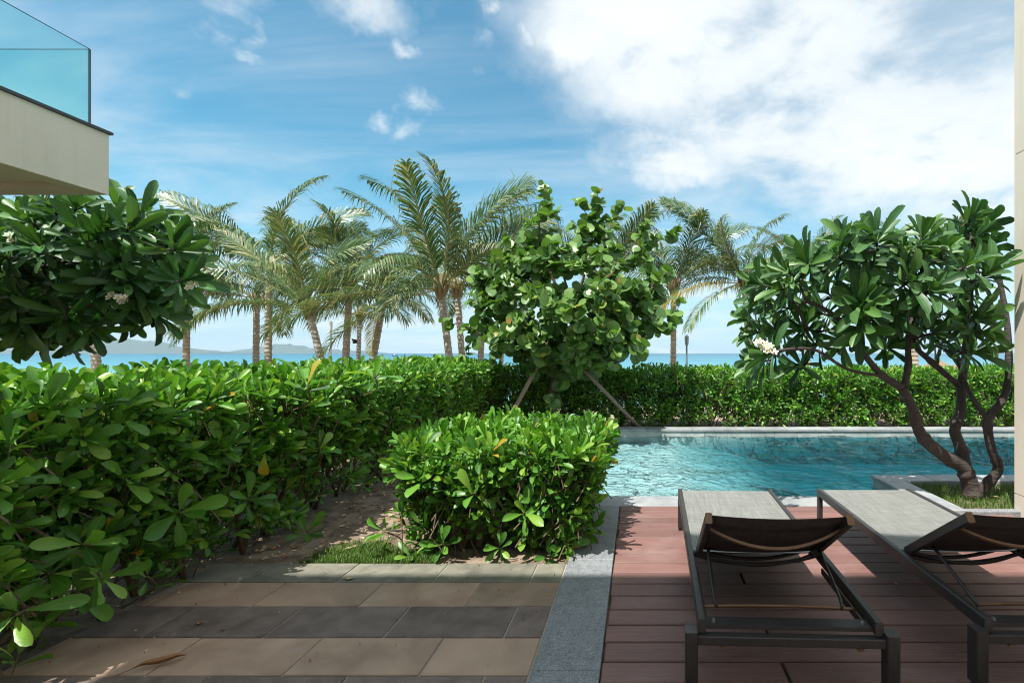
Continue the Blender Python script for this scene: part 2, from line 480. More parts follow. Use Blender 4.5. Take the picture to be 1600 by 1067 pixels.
m, g = mat('sea_water')
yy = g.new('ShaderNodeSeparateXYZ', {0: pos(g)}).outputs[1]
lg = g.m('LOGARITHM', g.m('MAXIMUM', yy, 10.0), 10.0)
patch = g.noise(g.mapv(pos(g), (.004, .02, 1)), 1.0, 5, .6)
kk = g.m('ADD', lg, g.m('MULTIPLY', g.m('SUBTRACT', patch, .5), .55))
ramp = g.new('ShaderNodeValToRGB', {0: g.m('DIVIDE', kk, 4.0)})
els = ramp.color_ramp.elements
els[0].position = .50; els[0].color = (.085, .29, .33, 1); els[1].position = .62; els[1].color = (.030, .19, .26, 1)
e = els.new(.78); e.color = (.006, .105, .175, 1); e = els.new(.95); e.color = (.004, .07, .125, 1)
h1 = g.noise(g.mapv(pos(g), (.35, .8, 1)), 1.0, 5, .6)
finish(g, ramp.outputs[0], .28, .35, bump=h1, bstr=.5, bdist=.5); sea_m = m
m, g = mat('island_forest'); n1 = g.noise(pos(g), .004, 6); finish(g, g.mix(n1, (.025, .05, .035), (.09, .10, .07)), .95); island_m = m

m, g = mat('grass_blade')
ti = g.new('ShaderNodeAttribute', attribute_name='tint').outputs['Fac']
c = g.mix(ti, (.045, .12, .012), (.13, .22, .03))
p = g.new('ShaderNodeBsdfPrincipled', {'Base Color': c, 'Roughness': .5}); t = g.new('ShaderNodeBsdfTranslucent', {0: c})
mx = g.new('ShaderNodeMixShader', {0: .3, 1: p.outputs[0], 2: t.outputs[0]}); g.new('ShaderNodeOutputMaterial', {0: mx.outputs[0]}); grass_m = m
m, g = mat('dry_leaf'); n1 = g.noise(pos(g), 40, 4); finish(g, g.mix(n1, (.20, .085, .03), (.42, .22, .09)), .6); dry_m = m
m, g = mat('pale_dry_leaf'); n1 = g.noise(pos(g), 40, 4); finish(g, g.mix(n1, (.42, .30, .17), (.60, .46, .30)), .7); pale_dry_m = m
m, g = mat('white_paint'); finish(g, (.72, .74, .74), .4); white_m = m
m, g = mat('grey_metal'); finish(g, (.20, .21, .22), .4, .5, .5); grey_m = m
m, g = mat('black_cloth'); finish(g, (.012, .016, .022), .8); black_m = m
m, g = mat('pink_cloth'); finish(g, (.62, .42, .36), .8); pink_m = m
m, g = mat('thatch'); n1 = g.noise(g.mapv(pos(g), (20, 20, 3)), 1, 4); finish(g, g.mix(n1, (.13, .085, .05), (.34, .25, .16)), .9, bump=n1, bstr=.8, bdist=.03); thatch_m = m
m, g = mat('boat_paint'); finish(g, (.03, .05, .12), .4); boat_m = m


# ------------------------------------------------------------------ ground, beach, sea, hills, haze
PX0, PX1, PY0, PY1 = -1.25, 9.0, 4.91, 8.80         # pool water
SEA_Z = -3.0


def ground_z(Y): return -0.02 if Y < 11 else -0.02 - (Y - 11) * 3.2 / 34


mb = MB()
for (x0, x1, y0, y1) in ((-60, PX0, -30, 11), (PX1, 60, -30, 11), (PX0, PX1, -30, PY0 - .02), (PX0, PX1, PY1 + .1, 11)):
    mb.add([(x0, y0, -.03), (x1, y0, -.03), (x1, y1, -.03), (x0, y1, -.03)], [(0, 1, 2, 3)])
tag(mb.build('ground', soil_m), kind='structure')
mb = MB(); mb.add([(-400, 11, -.03), (400, 11, -.03), (400, 55, -4.2), (-400, 55, -4.2)], [(0, 1, 2, 3)])
tag(mb.build('beach', sand_m), kind='structure')
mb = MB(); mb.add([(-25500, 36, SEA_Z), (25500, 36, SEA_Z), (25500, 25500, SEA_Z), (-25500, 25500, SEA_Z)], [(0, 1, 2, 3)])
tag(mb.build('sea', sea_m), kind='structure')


def hill(name, prof, D, depth):
    """prof: photo pixel outline of the ridge; a ridge with real depth"""
    xs = [p_[0] for p_ in prof]; ys = [p_[1] for p_ in prof]
    n = 90; rows = 9; mb = MB(); vs = []
    for j in range(rows):
        f = j / (rows - 1) * 2 - 1
        for i in range(n + 1):
            x = xs[0] + (xs[-1] - xs[0]) * i / n
            y = np.interp(x, xs, ys) + .5 * math.sin(x * .55) + .35 * math.sin(x * 1.7)
            hgt = max(0, (HY - y)) * D / F
            Y = D + f * depth
            z = SEA_Z - 2 + (hgt + 5) * (1 - abs(f) ** 1.5) * (1 + .08 * math.sin(i * .9 + j * 2.1))
            vs.append((wx(x, D) + 80 * math.sin(i * .7 + j), Y, z))
    fs = [(j * (n + 1) + i, j * (n + 1) + i + 1, (j + 1) * (n + 1) + i + 1, (j + 1) * (n + 1) + i) for j in range(rows - 1) for i in range(n)]
    mb.add(vs, fs); tag(mb.build(name, island_m, smooth=True), kind='structure')


hill('island_hills', [(-330, 552), (-250, 546), (-120, 541), (0, 551), (25, 548), (60, 543), (100, 540), (140, 535), (170, 532), (205, 530), (235, 533), (265, 540), (300, 545), (350, 552)], 18000, 1800)
hill('island_hills', [(360, 552), (385, 547), (415, 542), (440, 537), (462, 539), (485, 545), (505, 544), (530, 547), (570, 549), (600, 552)], 21000, 1500)

m, g = mat('haze_air')
pv = g.new('ShaderNodeVolumePrincipled', {'Color': (.60, .84, 1.0), 'Density': 2.4e-5, 'Anisotropy': 0.0})
g.new('ShaderNodeOutputMaterial', {1: pv.outputs[0]})
mb = MB(); mb.box(-26000, 26000, -40, 26000, -5.2, 700)
tag(mb.build('haze', m), kind='stuff')

# ------------------------------------------------------------------ patio, granite strip, deck
DECK_X = -.15
patio = MB(); patio.box(-2.76, -.46, -1.0, 3.355, -.028, -.006)
patio = tag(patio.build('patio', grout_m), kind='structure')
ROWS = [3.36, 3.08, 2.785, 2.48, 2.185, 1.89, 1.595, 1.30]
RM = [tile_green_m, tile_tan_m, tile_dark_m, tile_tan_m, tile_dark_m, tile_tan_m, tile_dark_m]
TP = .585
for r_ in range(7):
    y1, y0 = ROWS[r_], ROWS[r_ + 1]
    x = -.465 - (.185 if r_ % 2 == 0 else .47); edges = [-.465]
    while x > -2.70: edges.append(x); x -= TP
    edges.append(-2.75 + random.uniform(-.01, .01))
    cache = {}
    for a, b in zip(edges[1:], edges[:-1]):
        if b - a < .05: continue
        gpx = .0048; w2, d2 = (b - a) / 2 - gpx, (y1 - y0) / 2 - gpx
        key = round(w2, 3)
        if key not in cache:
            t = MB(); t.box(-w2, w2, -d2, d2, -.02, 0, .003)
            me_o = t.build('paving_tile', RM[r_], patio, origin=(0, 0, 0)); cache[key] = me_o.data; o = me_o
        else:
            o = link('paving_tile', cache[key], patio)
        o.location = ((a + b) / 2, (y0 + y1) / 2, random.uniform(0, .0022))
strip = MB(); strip.box(-.46, DECK_X - .012, -1, 4.62, -.03, -.008); strip = tag(strip.build('granite_path', grout_m), kind='structure')
sl = None; y = 4.62
while y > 1.0:
    d = min(.6, y - .9)
    if sl is None:
        t = MB(); t.box(-.148, .148, -.2985, .2985, -.02, 0, .003); o = t.build('granite_slab', granite_m, strip, origin=(0, 0, 0)); sl = o.data
    else: o = link('granite_slab', sl, strip)
    o.location = ((-.46 + DECK_X - .012) / 2 + .001, y - .3, random.uniform(.001, .003)); y -= .6

deck = MB(); deck.box(DECK_X - .012, 6.0, -1.0, 4.62, -.24, -.13); deck = tag(deck.build('deck', under_m), kind='structure')
meshes = {}
PITCH = .1549; y = 4.612; i = 0
while y > 1.3:
    xs = [DECK_X, .647, 3.2] if i % 2 == 1 else [DECK_X, 3.2]
    if y < 4.43: xs[-1] = 3.25
    for a, b in zip(xs[:-1], xs[1:]):
        L = b - a - (.006 if len(xs) > 2 else 0)
        key = round(L, 3)
        if key not in meshes:
            t = MB(); t.box(-L / 2, L / 2, -.0720, .0720, -.024, 0, .004); o = t.build('deck_board', board_m, deck, origin=(0, 0, 0)); meshes[key] = o.data
        else: o = link('deck_board', meshes[key], deck)
        o.location = (a + L / 2 + random.uniform(-.006, .004), y - PITCH / 2, random.uniform(-.002, .0))
        o.rotation_euler = (0, 0, random.uniform(-.0008, .0008))
    y -= PITCH; i += 1

# ------------------------------------------------------------------ pool
pool = MB()
Zl, Zd = -.16, -.52
W = .12
# walls (boxes outside the water) and a floor that drops from a shallow ledge
pool.box(PX0 - W, PX1, PY0 - .30 + .012, PY0, -.9, -.026)
pool.box(PX0 - W, PX0, PY0, PY1, -.9, -.03)
pool.box(PX0 - W, PX1, PY1, PY1 + .14, -.9, .036)
pool_o = tag(pool.build('pool', poolwall_m), kind='structure')
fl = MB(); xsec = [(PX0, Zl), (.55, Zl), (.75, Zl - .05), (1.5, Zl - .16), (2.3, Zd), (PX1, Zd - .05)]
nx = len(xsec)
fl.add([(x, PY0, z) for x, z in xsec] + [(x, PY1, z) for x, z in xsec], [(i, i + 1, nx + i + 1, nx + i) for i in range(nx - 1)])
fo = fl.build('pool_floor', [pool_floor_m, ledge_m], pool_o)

# near coping slabs, far coping slabs, wall tiles of the far side
for k in range(9):
    x0 = PX0 - .1 + k * .92 - .06; x1 = x0 + .916
    if x0 > 2.5: break
    t = MB(); t.box(x0, min(x1, 2.55), PY0 - .288, PY0 + .02, -.028, random.uniform(.001, .004), .005); t.build('coping_slab', coping_m, pool_o)
for k in range(13):
    x0 = PX0 - .2 + k * .80; x1 = x0 + .796
    t = MB(); t.box(x0, x1, PY1 - .03, PY1 + .30, .038, .072 + random.uniform(0, .003), .006); t.build('coping_slab', coping_m, pool_o)
for k in range(26):
    x0 = PX0 + k * .40; t = MB(); t.box(x0 + .002, x0 + .398, PY1 - .012 - random.uniform(0, .003), PY1 + .002, -.062, .034); t.build('wall_tile', poolwall_m, pool_o)
    t = MB(); t.box(x0 + .002, x0 + .398, PY1 - .014 - random.uniform(0, .002), PY1 + .002, -.62, -.064); t.build('lining_tile', pool_floor_m, pool_o)

# planter in the pool's near right corner
planter = MB()
planter.box(2.56, 2.78, 4.30, 5.57, -.9, .012)
planter.box(2.78, 9.0, 5.33, 5.57, -.9, .012)
planter = planter.build('planter', poolwall_m); tag(planter, 'stone kerbed planting bed with grass set into the pool corner', 'planter')
for (x0, x1, y0, y1) in ((2.545, 2.785, 4.32, 4.93), (2.545, 2.785, 4.934, 5.32), (2.545, 3.10, 5.323, 5.585), (3.104, 3.9, 5.323, 5.585), (3.904, 4.9, 5.323, 5.585)):
    t = MB(); t.box(x0, x1, y0, y1, .014, .05 + random.uniform(0, .002), .005); t.build('coping_slab', coping_m, planter)
t = MB(); t.box(2.79, 3.6, 4.36, 4.44, -.03, .03, .005); t.build('edging', granite_m, planter)
t = MB(); t.add([(2.78, 4.43, -.012), (6, 4.43, -.012), (6, 5.33, -.012), (2.78, 5.33, -.012)], [(0, 1, 2, 3)]); t.build('soil', soil_m, planter)

# water body
def water_body():
    nx, ny = 180, 120
    x = np.linspace(PX0 - .01, PX1 - .02, nx + 1); y = np.linspace(PY0 - .004, PY1 + .004, ny + 1)
    X, Y = np.meshgrid(x, y)
    Z = np.zeros_like(X)
    for i in range(14):
        a = rng.uniform(0, 2 * np.pi); k = rng.uniform(5, 16); Z += .011 / k * 3.4 * np.sin(k * (X * np.cos(a) + Y * np.sin(a)) + rng.uniform(0, 6) + 1.5 * np.sin(1.3 * X + 2 * Y + i))
    Z += -.055
    top = np.stack([X, Y, Z], -1).reshape(-1, 3)
    n = len(top); w = nx + 1
    fs = [(j * w + i, j * w + i + 1, (j + 1) * w + i + 1, (j + 1) * w + i) for j in range(ny) for i in range(nx)]
    rim = [i for i in range(nx)] + [j * w + nx for j in range(ny)] + [ny * w + i for i in range(nx, 0, -1)] + [j * w for j in range(ny, 0, -1)]
    bot = [(top[i][0], top[i][1], -.8) for i in rim]
    m_ = len(rim)
    for i in range(m_): fs.append((rim[i], n + i, n + (i + 1) % m_, rim[(i + 1) % m_]))
    fs.append(tuple(n + i for i in range(m_))[::-1])
    mb = MB(); mb.v = [tuple(v) for v in top] + bot; mb.f = fs; mb.mi = [0] * len(fs)
    o = mb.build('pool_water', water_m, smooth=True); tag(o, kind='structure')


water_body()

# ------------------------------------------------------------------ building: wall at the right, balcony at the left, added unseen shade roof and bounce floor
hotel = empty('hotel_building', (0, -1.2, 0), 'beige rendered hotel front with side wall beside the frangipani, plus an added unseen shade roof', 'building')
WX, WY = wx(1585, 4.435), 4.435
z0 = -.03
for (za, zb) in ((z0, .163), (.171, 3.086), (3.094, 6.4)):      # panels with recessed joints
    t = MB(); t.box(WX, WX + .45, -1.2, WY, za, zb); t.build('wall_panel', wall_m, hotel)
t = MB(); t.box(WX + .012, WX + .44, -1.2, WY - .012, z0 + .01, 6.39); t.build('wall_core', soffit_m, hotel)
t = MB(); t.box(-14, 12, -1.6, -1.2, -.03, 3.6); t.build('front_wall', wall_m, hotel)
t = MB(); t.box(-4.30, WX + 2, -1.35, -.12, 8.0, 8.25); t.build('shade_roof_slab', soffit_m, hotel)  # unseen narrow strip, shaped to shade the near deck yet admit skylight
for k in range(4):
    t = MB(); t.box(-4.2 + k * 2.9, -4.0 + k * 2.9, -1.598, -1.402, 3.602, 7.998); t.build('shade_roof_column', soffit_m, hotel)  # added supports for the unseen shade strip
t = MB(); t.box(-4.30, WX + 2, -1.70, -1.352, 8.0, 8.25); t.build('shade_roof_beam', soffit_m, hotel)  # added bearer for the unseen shade strip
t = MB(); t.box(-1.9, WX - .005, -1.195, 1.29, -.02, .0); tag(t.build('bounce_floor', coping_m), kind='structure')  # unseen pale floor added to bounce sunlight into the shaded area

BX, BY = wx(170, 4.29), 4.29
balc = empty('balcony', (BX, BY, wz(305, BY)), 'cream balcony with frameless teal glass railing jutting out above the shaded frangipani', 'balcony')
zb, zt = wz(305, BY), wz(211, BY)
t = MB(); t.box(BX - 4.5, BX, -1.19, BY, zb + .06, zt); t.box(BX - 4.5, BX, BY - .14, BY, zb, zb + .06); t.box(BX - .14, BX, -1.19, BY - .14, zb, zb + .06)
t.box(BX - 4.5, BX - .14, -1.19, BY - .34, zb + .012, zb + .06)
t.build('balcony_slab', wall_m, balc)
t = MB(); t.box(BX - 4.5, BX + .02, -1.19, BY + .02, zt + .002, zt + .026, .004); t.build('capping', cap_m, balc)
gz0, gz1 = zt + .027, wz(78, BY - .10)


def pane(x0, x1, y0, y1, thin):
    t = MB(); vs = [(x0, y0, gz0), (x1, y0, gz0), (x1, y1, gz0), (x0, y1, gz0), (x0, y0, gz1), (x1, y0, gz1), (x1, y1, gz1), (x0, y1, gz1)]
    ends = [(0, 1, 5, 4), (2, 3, 7, 6)]; sides = [(1, 2, 6, 5), (3, 0, 4, 7)]
    big, small = (sides, ends) if thin == 'x' else (ends, sides)
    t.add(vs, big, 0); t.add([], []); b = 0
    t.f += small + [(3, 2, 1, 0), (4, 5, 6, 7)]; t.mi += [1] * 4
    return t.build('glass_pane', [glass_m, glass_edge_m], balc)


gx1 = wx(143, BY - .10)
pane(gx1 - .012, gx1, -1.15, BY - .115, 'x')
pane(BX - 4.4, gx1 - .004, BY - .112, BY - .10, 'y')

# ------------------------------------------------------------------ leaves
PROF = {   # rows along the leaf: (t, half width)
    'hedge': [(.20, .12), (.48, .32), (.74, .49), (.90, .43), (.975, .23)],
    'frangi': [(.14, .16), (.42, .36), (.70, .49), (.90, .42), (.975, .22)],
    'grape': [(.10, .30), (.32, .48), (.66, .49), (.90, .30)],
}
NV = 8


def leaf_template(kind, curl, fold, wav):
    rows = PROF[kind]; v = [(0, 0, 0)]; rib = [0.0]
    for t, w in rows:
        zc = -curl * t * t + .10 * t
        e = fold * w
        v += [(-w, t, zc + e * .5 + wav * math.sin(t * 9)), (0, t, zc), (w, t, zc + e * .5 + wav * math.sin(t * 8 + 2))]; rib += [1, 0, 1]
    v.append((0, 1, -curl + .10)); rib.append(0.0)
    f = [(0, 2, 1), (0, 3, 2)]
    n = len(rows)
    for i in range(n - 1):
        a = 1 + i * 3; b = a + 3
        f += [(a, a + 1, b + 1, b), (a + 1, a + 2, b + 2, b + 1)]
    a = 1 + (n - 1) * 3; f += [(a, a + 1, 3 * n + 1), (a + 1, a + 2, 3 * n + 1)]
    return np.array(v, float), f, np.array(rib)


TEMPL = {}
CURLS = [.05, .30, .12, .45, .20, .02, .36, .16]
for kd in PROF:
    TEMPL[kd] = [leaf_template(kd, CURLS[i] * (.7 if kd == 'grape' else 1), [.25, .5, .35, .2, .6, .4, .3, .45][i] * (.6 if kd == 'grape' else 1), [.01, .03, .0, .02][i % 4]) for i in range(NV)]
    TEMPL[kd + '_tint'] = [.05, .20, .34, .46, .58, .72, .86, .985]


def norm(a): return a / np.maximum(np.linalg.norm(a, axis=-1, keepdims=True), 1e-9)


class Leaves:
    """a plant's leaves: positions, frames, sizes, variants"""
    def __init__(s, kind): s.kind = kind; s.p = []; s.a = []; s.n = []; s.L = []; s.W = []; s.var = []; s.core = []

    def add(s, p, a, n, L, W, var):
        s.p.append(p); s.a.append(a); s.n.append(n); s.L.append(L); s.W.append(W); s.var.append(var)

    def done(s):
        s.p = np.array(s.p, float); s.a = norm(np.array(s.a, float)); n = np.array(s.n, float)
        n = n - s.a * np.sum(n * s.a, -1, keepdims=True); s.n = norm(n)
        s.s = np.cross(s.a, s.n); s.L = np.array(s.L); s.W = np.array(s.W); s.var = np.array(s.var, int)

    def frames(s):
        # columns: side*W, axis*L, normal*L
        return np.stack([s.s * s.W[:, None], s.a * s.L[:, None], s.n * s.L[:, None]], -1)


def leaf_mesh_unit(kind, i, material):
    v, f, rib = TEMPL[kind][i]
    me = bpy.data.meshes.new('leaf'); me.from_pydata(v.tolist(), [], f)
    a = me.attributes.new('tint', 'FLOAT', 'POINT'); a.data.foreach_set('value', [TEMPL[kind + '_tint'][i]] * len(v))
    a = me.attributes.new('rib', 'FLOAT', 'POINT'); a.data.foreach_set('value', rib.tolist())
    me.polygons.foreach_set('use_smooth', [True] * len(me.polygons)); me.materials.append(material)
    return me


UNIT = {}


def mass_mesh(name, lv, idx, material, origin):
    """one mesh of the leaves idx"""
    VS, FS, TN, RB = [], [], [], []; off = 0
    fr = lv.frames()
    for i in range(NV):
        k = idx[lv.var[idx] == i]
        if len(k) == 0: continue
        v, f, rib = TEMPL[lv.kind][i]
        w = np.einsum('nij,vj->nvi', fr[k], v) + lv.p[k][:, None, :] - np.array(origin)
        VS.append(w.reshape(-1, 3)); nv = len(v)
        jit = np.clip(TEMPL[lv.kind + '_tint'][i] + rng.uniform(-.07, .07, len(k)), 0, 1.0)
        TN.append(np.repeat(jit, nv)); RB.append(np.tile(rib, len(k)))
        FS.append((off + np.arange(len(k))[:, None] * nv, f)); off += nv * len(k)
    V = np.concatenate(VS); loops, starts, totals = [], [], []; st = 0
    for base, f in FS:
        for face in f:
            fa = np.array(face)[None, :] + base
            loops.append(fa.reshape(-1)); n = fa.shape[0]; q = len(face)
            starts.append(st + np.arange(n) * q); totals.append(np.full(n, q)); st += n * q
    me = bpy.data.meshes.new(name)
    me.vertices.add(len(V)); me.vertices.foreach_set('co', V.astype(np.float32).reshape(-1))
    lo = np.concatenate(loops); me.loops.add(len(lo)); me.loops.foreach_set('vertex_index', lo.astype(np.int32))
    sa = np.concatenate(starts); me.polygons.add(len(sa)); me.polygons.foreach_set('loop_start', sa.astype(np.int32))
    me.polygons.foreach_set('use_smooth', np.ones(len(sa), bool))
    a = me.attributes.new('tint', 'FLOAT', 'POINT'); a.data.foreach_set('value', np.concatenate(TN).astype(np.float32))
    a = me.attributes.new('rib', 'FLOAT', 'POINT'); a.data.foreach_set('value', np.concatenate(RB).astype(np.float32))
    me.materials.append(material); me.update(calc_edges=True); me.validate()
    return me


def sun_ok(): pass


SYSTEMS = []       # (leaves, parent, material)


def choose_and_build():
    """the 300 leaves of each plant that show largest become parts, the rest one mass"""
    GW, GH, C = 400, 267, 4.0
    zb = np.full((GH, GW), 1e9); samples = []
    for lv, par, m_ in SYSTEMS:
        c = lv.p + lv.a * (lv.L * .55)[:, None]
        pts = [lv.p + lv.a * (lv.L * t)[:, None] + lv.s * (lv.W * w)[:, None] for t, w in ((.25, 0), (.55, 0), (.85, 0), (.6, .35), (.6, -.35))]
        q = np.stack(pts, 1); Yc = np.maximum(q[..., 1], .2)
        x = ((q[..., 0] * F / Yc + CX) / C).astype(int); y = ((HY - (q[..., 2] - H) * F / Yc) / C).astype(int)
        ok = (x >= 0) & (x < GW) & (y >= 0) & (y < GH) & (q[..., 1] > .3)
        np.minimum.at(zb, (y[ok], x[ok]), Yc[ok]); samples.append((x, y, ok, Yc, c))
    for (lv, par, m_), (x, y, ok, Yc, c) in zip(SYSTEMS, samples):
        vis = ok & (Yc <= zb[np.clip(y, 0, GH - 1), np.clip(x, 0, GW - 1)] + .04)
        fr = vis.mean(1)
        view = norm(c - np.array([0, 0, H])); face = np.abs(np.sum(view * lv.n, -1)) * .8 + .2
        score = fr * lv.L * lv.W * face / np.maximum(c[:, 1], .3) ** 2
        top = np.argsort(-score)[:300]; top = top[score[top] > 0]
        rest = np.setdiff1d(np.arange(len(lv.L)), top)
        o0 = base_of(par); frm = lv.frames()
        for i in top:
            key = (lv.kind, int(lv.var[i]))
            if key not in UNIT: UNIT[key] = leaf_mesh_unit(lv.kind, int(lv.var[i]), m_)
            ob = bpy.data.objects.new('leaf', UNIT[key]); COL.objects.link(ob); ob.parent = par
            M = Matrix.Identity(4)
            for r in range(3):
                for cc in range(3): M[r][cc] = frm[i][r][cc]
                M[r][3] = lv.p[i][r] - o0[r]
            ob.matrix_local = M
        o = link('foliage', mass_mesh('foliage', lv, rest, m_, o0), par); o['kind'] = 'stuff'


def rosette(lv, p, ax, n, L, ratio, th0, th1, spread=.03, jit=.25):
    """a whorl of leaves round the twig tip p with axis ax"""
    ax = Vector(ax).normalized(); ref = Vector((0, 0, 1)) if abs(ax.z) < .9 else Vector((1, 0, 0))
    e1 = ax.cross(ref).normalized(); e2 = ax.cross(e1); ph0 = random.uniform(0, 6.28)
    for i in range(n):
        ph = ph0 + i * 2.399 + random.uniform(-jit, jit); f = i / max(1, n - 1)
        th = R(th0 + (th1 - th0) * f + random.uniform(-9, 9))
        rd = e1 * math.cos(ph) + e2 * math.sin(ph)
        a = ax * math.cos(th) + rd * math.sin(th); nn = ax * math.sin(th) - rd * math.cos(th)
        ll = L * random.uniform(.72, 1.12) * (.62 + .38 * math.sin(math.pi * min(1, .25 + f * .7)))
        q = Vector(p) - ax * (spread * f * 2) + rd * .006
        roll = random.uniform(-.35, .35); sd = a.cross(nn); nn = nn * math.cos(roll) + sd * math.sin(roll)
        v = int(min(NV - 2, max(0, random.gauss(2.6 + (1 - f) * 2.4, 1.9))))
        if random.random() < .008: v = NV - 1
        lv.add(tuple(q), tuple(a), tuple(nn), ll, ll * ratio * random.uniform(.9, 1.12), v)


def jitter3(s): return Vector((random.gauss(0, s), random.gauss(0, s), random.gauss(0, s)))


# ------------------------------------------------------------------ hedges
def fnoise(a, b): return math.sin(a * 1.7 + .4 * math.sin(b * 2.3)) * .5 + math.sin(b * 2.9 + a * .8 + 1.3) * .3 + math.sin(a * 5.1 - b * 3.7) * .2


def hedge(name, label, x0, x1, y0, y1, topf, faces, dens, Lr, gapf, base, undercut=0.0, nl=(6, 10)):
    par = empty(name, base, label, 'hedge')
    lv = Leaves('hedge'); tw = MB()

    def put(p, ax, L):
        rosette(lv, p, ax, random.randint(*nl), L, random.uniform(.24, .34), 14, 74)
        q = p - Vector(ax).normalized() * random.uniform(.12, .25) + jitter3(.03) + Vector((0, 0, -.05))
        tw.tube([q, p], [.005, .003], 3, cap=False)

    A = (x1 - x0) * (y1 - y0)
    for k in range(int(A * dens * 1.5)):
        x = random.uniform(x0, x1); y = random.uniform(y0, y1)
        d = 0 if random.random() < .55 else random.uniform(.03, .30)
        p = Vector((x, y, topf(x, y) + .05 * fnoise(x * 3, y * 3) - d + random.gauss(0, .02)))
        put(p, Vector((random.gauss(0, .32), random.gauss(0, .32), 1)), random.uniform(*Lr))
    for fc in faces:
        if fc in ('x0', 'x1'): span = y1 - y0
        else: span = x1 - x0
        zt_ = topf((x0 + x1) / 2, (y0 + y1) / 2)
        for k in range(int(span * zt_ * dens * 2.3)):
            u_ = random.random(); zf = random.random()
            if fc in ('x0', 'x1'):
                y = y0 + u_ * span; x = x1 if fc == 'x1' else x0; out = Vector((1 if fc == 'x1' else -1, 0, 0))
            else:
                x = x0 + u_ * span; y = y0 if fc == 'y0' else y1; out = Vector((0, -1 if fc == 'y0' else 1, 0))
            zt2 = topf(x, y)
            if zf < gapf and random.random() > .12 + .78 * (zf / gapf) ** 1.5: continue
            d = 0 if random.random() < .5 else random.uniform(.03, .34)
            p = Vector((x, y, zf * zt2)) + out * (-d + .06 * fnoise(x * 4 + y * 4, zf * 6) - undercut * (1 - zf) ** 1.3 + random.gauss(0, .025))
            put(p, out * random.uniform(.35, 1.0) + Vector((random.gauss(0, .35), random.gauss(0, .35), random.uniform(.1, 1.0))), random.uniform(*Lr))
    # core leaves so that the inside is not empty
    for k in range(int((x1 - x0) * (y1 - y0) * dens * 1.3)):
        x = random.uniform(x0 + .1, x1 - .1); y = random.uniform(y0 + .1, y1 - .1); z = topf(x, y) * random.uniform(.35, .85)
        put(Vector((x, y, z)), Vector((random.gauss(0, .6), random.gauss(0, .6), .7)), random.uniform(*Lr))
    o = tw.build('twigs', stem_m, par); o['kind'] = 'stuff'
    lv.done(); SYSTEMS.append((lv, par, hedge_m))
    return par


def stems(par, spots, hgt, r=.014):
    for (x, y) in spots:
        z0_ = -.03; n = random.randint(2, 3)
        for k in range(n):
            a = random.uniform(0, 6.28); sp = random.uniform(.12, .40) if hgt > .7 else random.uniform(.06, .18); h = hgt * random.uniform(.6, .9)
            pts = [Vector((x, y, z0_)), Vector((x + math.cos(a) * sp * .5 + random.gauss(0, .02), y + math.sin(a) * sp * .4, h * .35)),
                   Vector((x + math.cos(a) * sp * .8, y + math.sin(a) * sp * .7, h * .7)), Vector((x + math.cos(a) * sp * 1.2, y + math.sin(a) * sp, h))]
            pts = spline(pts, 3); rr = r * random.uniform(.7, 1.3)
            mb = MB(); mb.tube(pts, [rr * (1.25 - .75 * i / (len(pts) - 1)) for i in range(len(pts))], 7, wob=.08); mb.build('stem', stem_m, par, smooth=True)


def lt(x, y): return 1.145 + .03 * min(1, max(0, (y - 6.0) / 2.5))


left_hedge = hedge('hedge', 'tall long leafy green hedge running along the tiled patio back towards the sea', -3.95, -2.55, 1.97, 9.22, lt, ['x1', 'y0'], 100, (.10, .175), .36, (-3.1, 5.0, -.03), .20)
stems(left_hedge, [(-2.84 + random.uniform(-.12, .08), 2.15 + i * .36 + random.uniform(-.1, .1)) for i in range(15)] + [(-2.95 + random.uniform(-.15, .15), 2.2 + i * .5) for i in range(9)], 1.0, .0115)
back_hedge = hedge('hedge', 'long clipped green hedge along the far edge of the swimming pool', -3.6, 8.6, 9.28, 10.2, lambda x, y: 1.02 + .02 * math.sin(x * 2), ['y0', 'y1'], 80, (.10, .16), .12, (3.0, 9.7, -.03), .03)
stems(back_hedge, [(-2.0 + i * .42 + random.uniform(-.15, .15), 9.45 + random.uniform(-.05, .12)) for i in range(22)], .9, .012)
bush = hedge('hedge', 'low square clipped bright green hedge block beside the granite strip', -1.60, -.30, 3.42, 4.72, lambda x, y: .735 + .03 * math.sin(x * 3 + 1), ['x0', 'x1', 'y0'], 140, (.10, .165), .40, (-1.05, 4.0, -.03), .22)
stems(bush, [(-1.45 + i * .15 + random.uniform(-.05, .05), 3.62 + random.uniform(-.06, .2)) for i in range(7)] + [(-.6 + random.uniform(-.1, .1), 3.8 + i * .3) for i in range(3)], .62, .014)

# a few big low sprays hanging over the patio edge and round the block's foot
lvL = SYSTEMS[0][0]; lvB = SYSTEMS[2][0]


def extra(sysi, items):
    lv = SYSTEMS[sysi][0]; tmp = Leaves('hedge'); tw = MB(); par = SYSTEMS[sysi][1]
    for (px, py, Y, L, n, ax) in items:
        p = P(px, py, Y); rosette(tmp, p, Vector(ax), n, L, .34, 28, 95)
        d = Vector(ax).normalized()
        tw = MB(); tw.tube(spline([p + Vector((-.25 if sysi == 0 else 0, .12, -.22)), p - d * .12 + Vector((0, .03, -.02)), p], 3), .0055, 5); tw.build('stem', stem_m, par, smooth=True)
    tmp.done()
    for k in ('p', 'a', 'n', 's'): setattr(lv, k, np.concatenate([getattr(lv, k), getattr(tmp, k)]))
    for k in ('L', 'W', 'var'): setattr(lv, k, np.concatenate([getattr(lv, k), getattr(tmp, k)]))


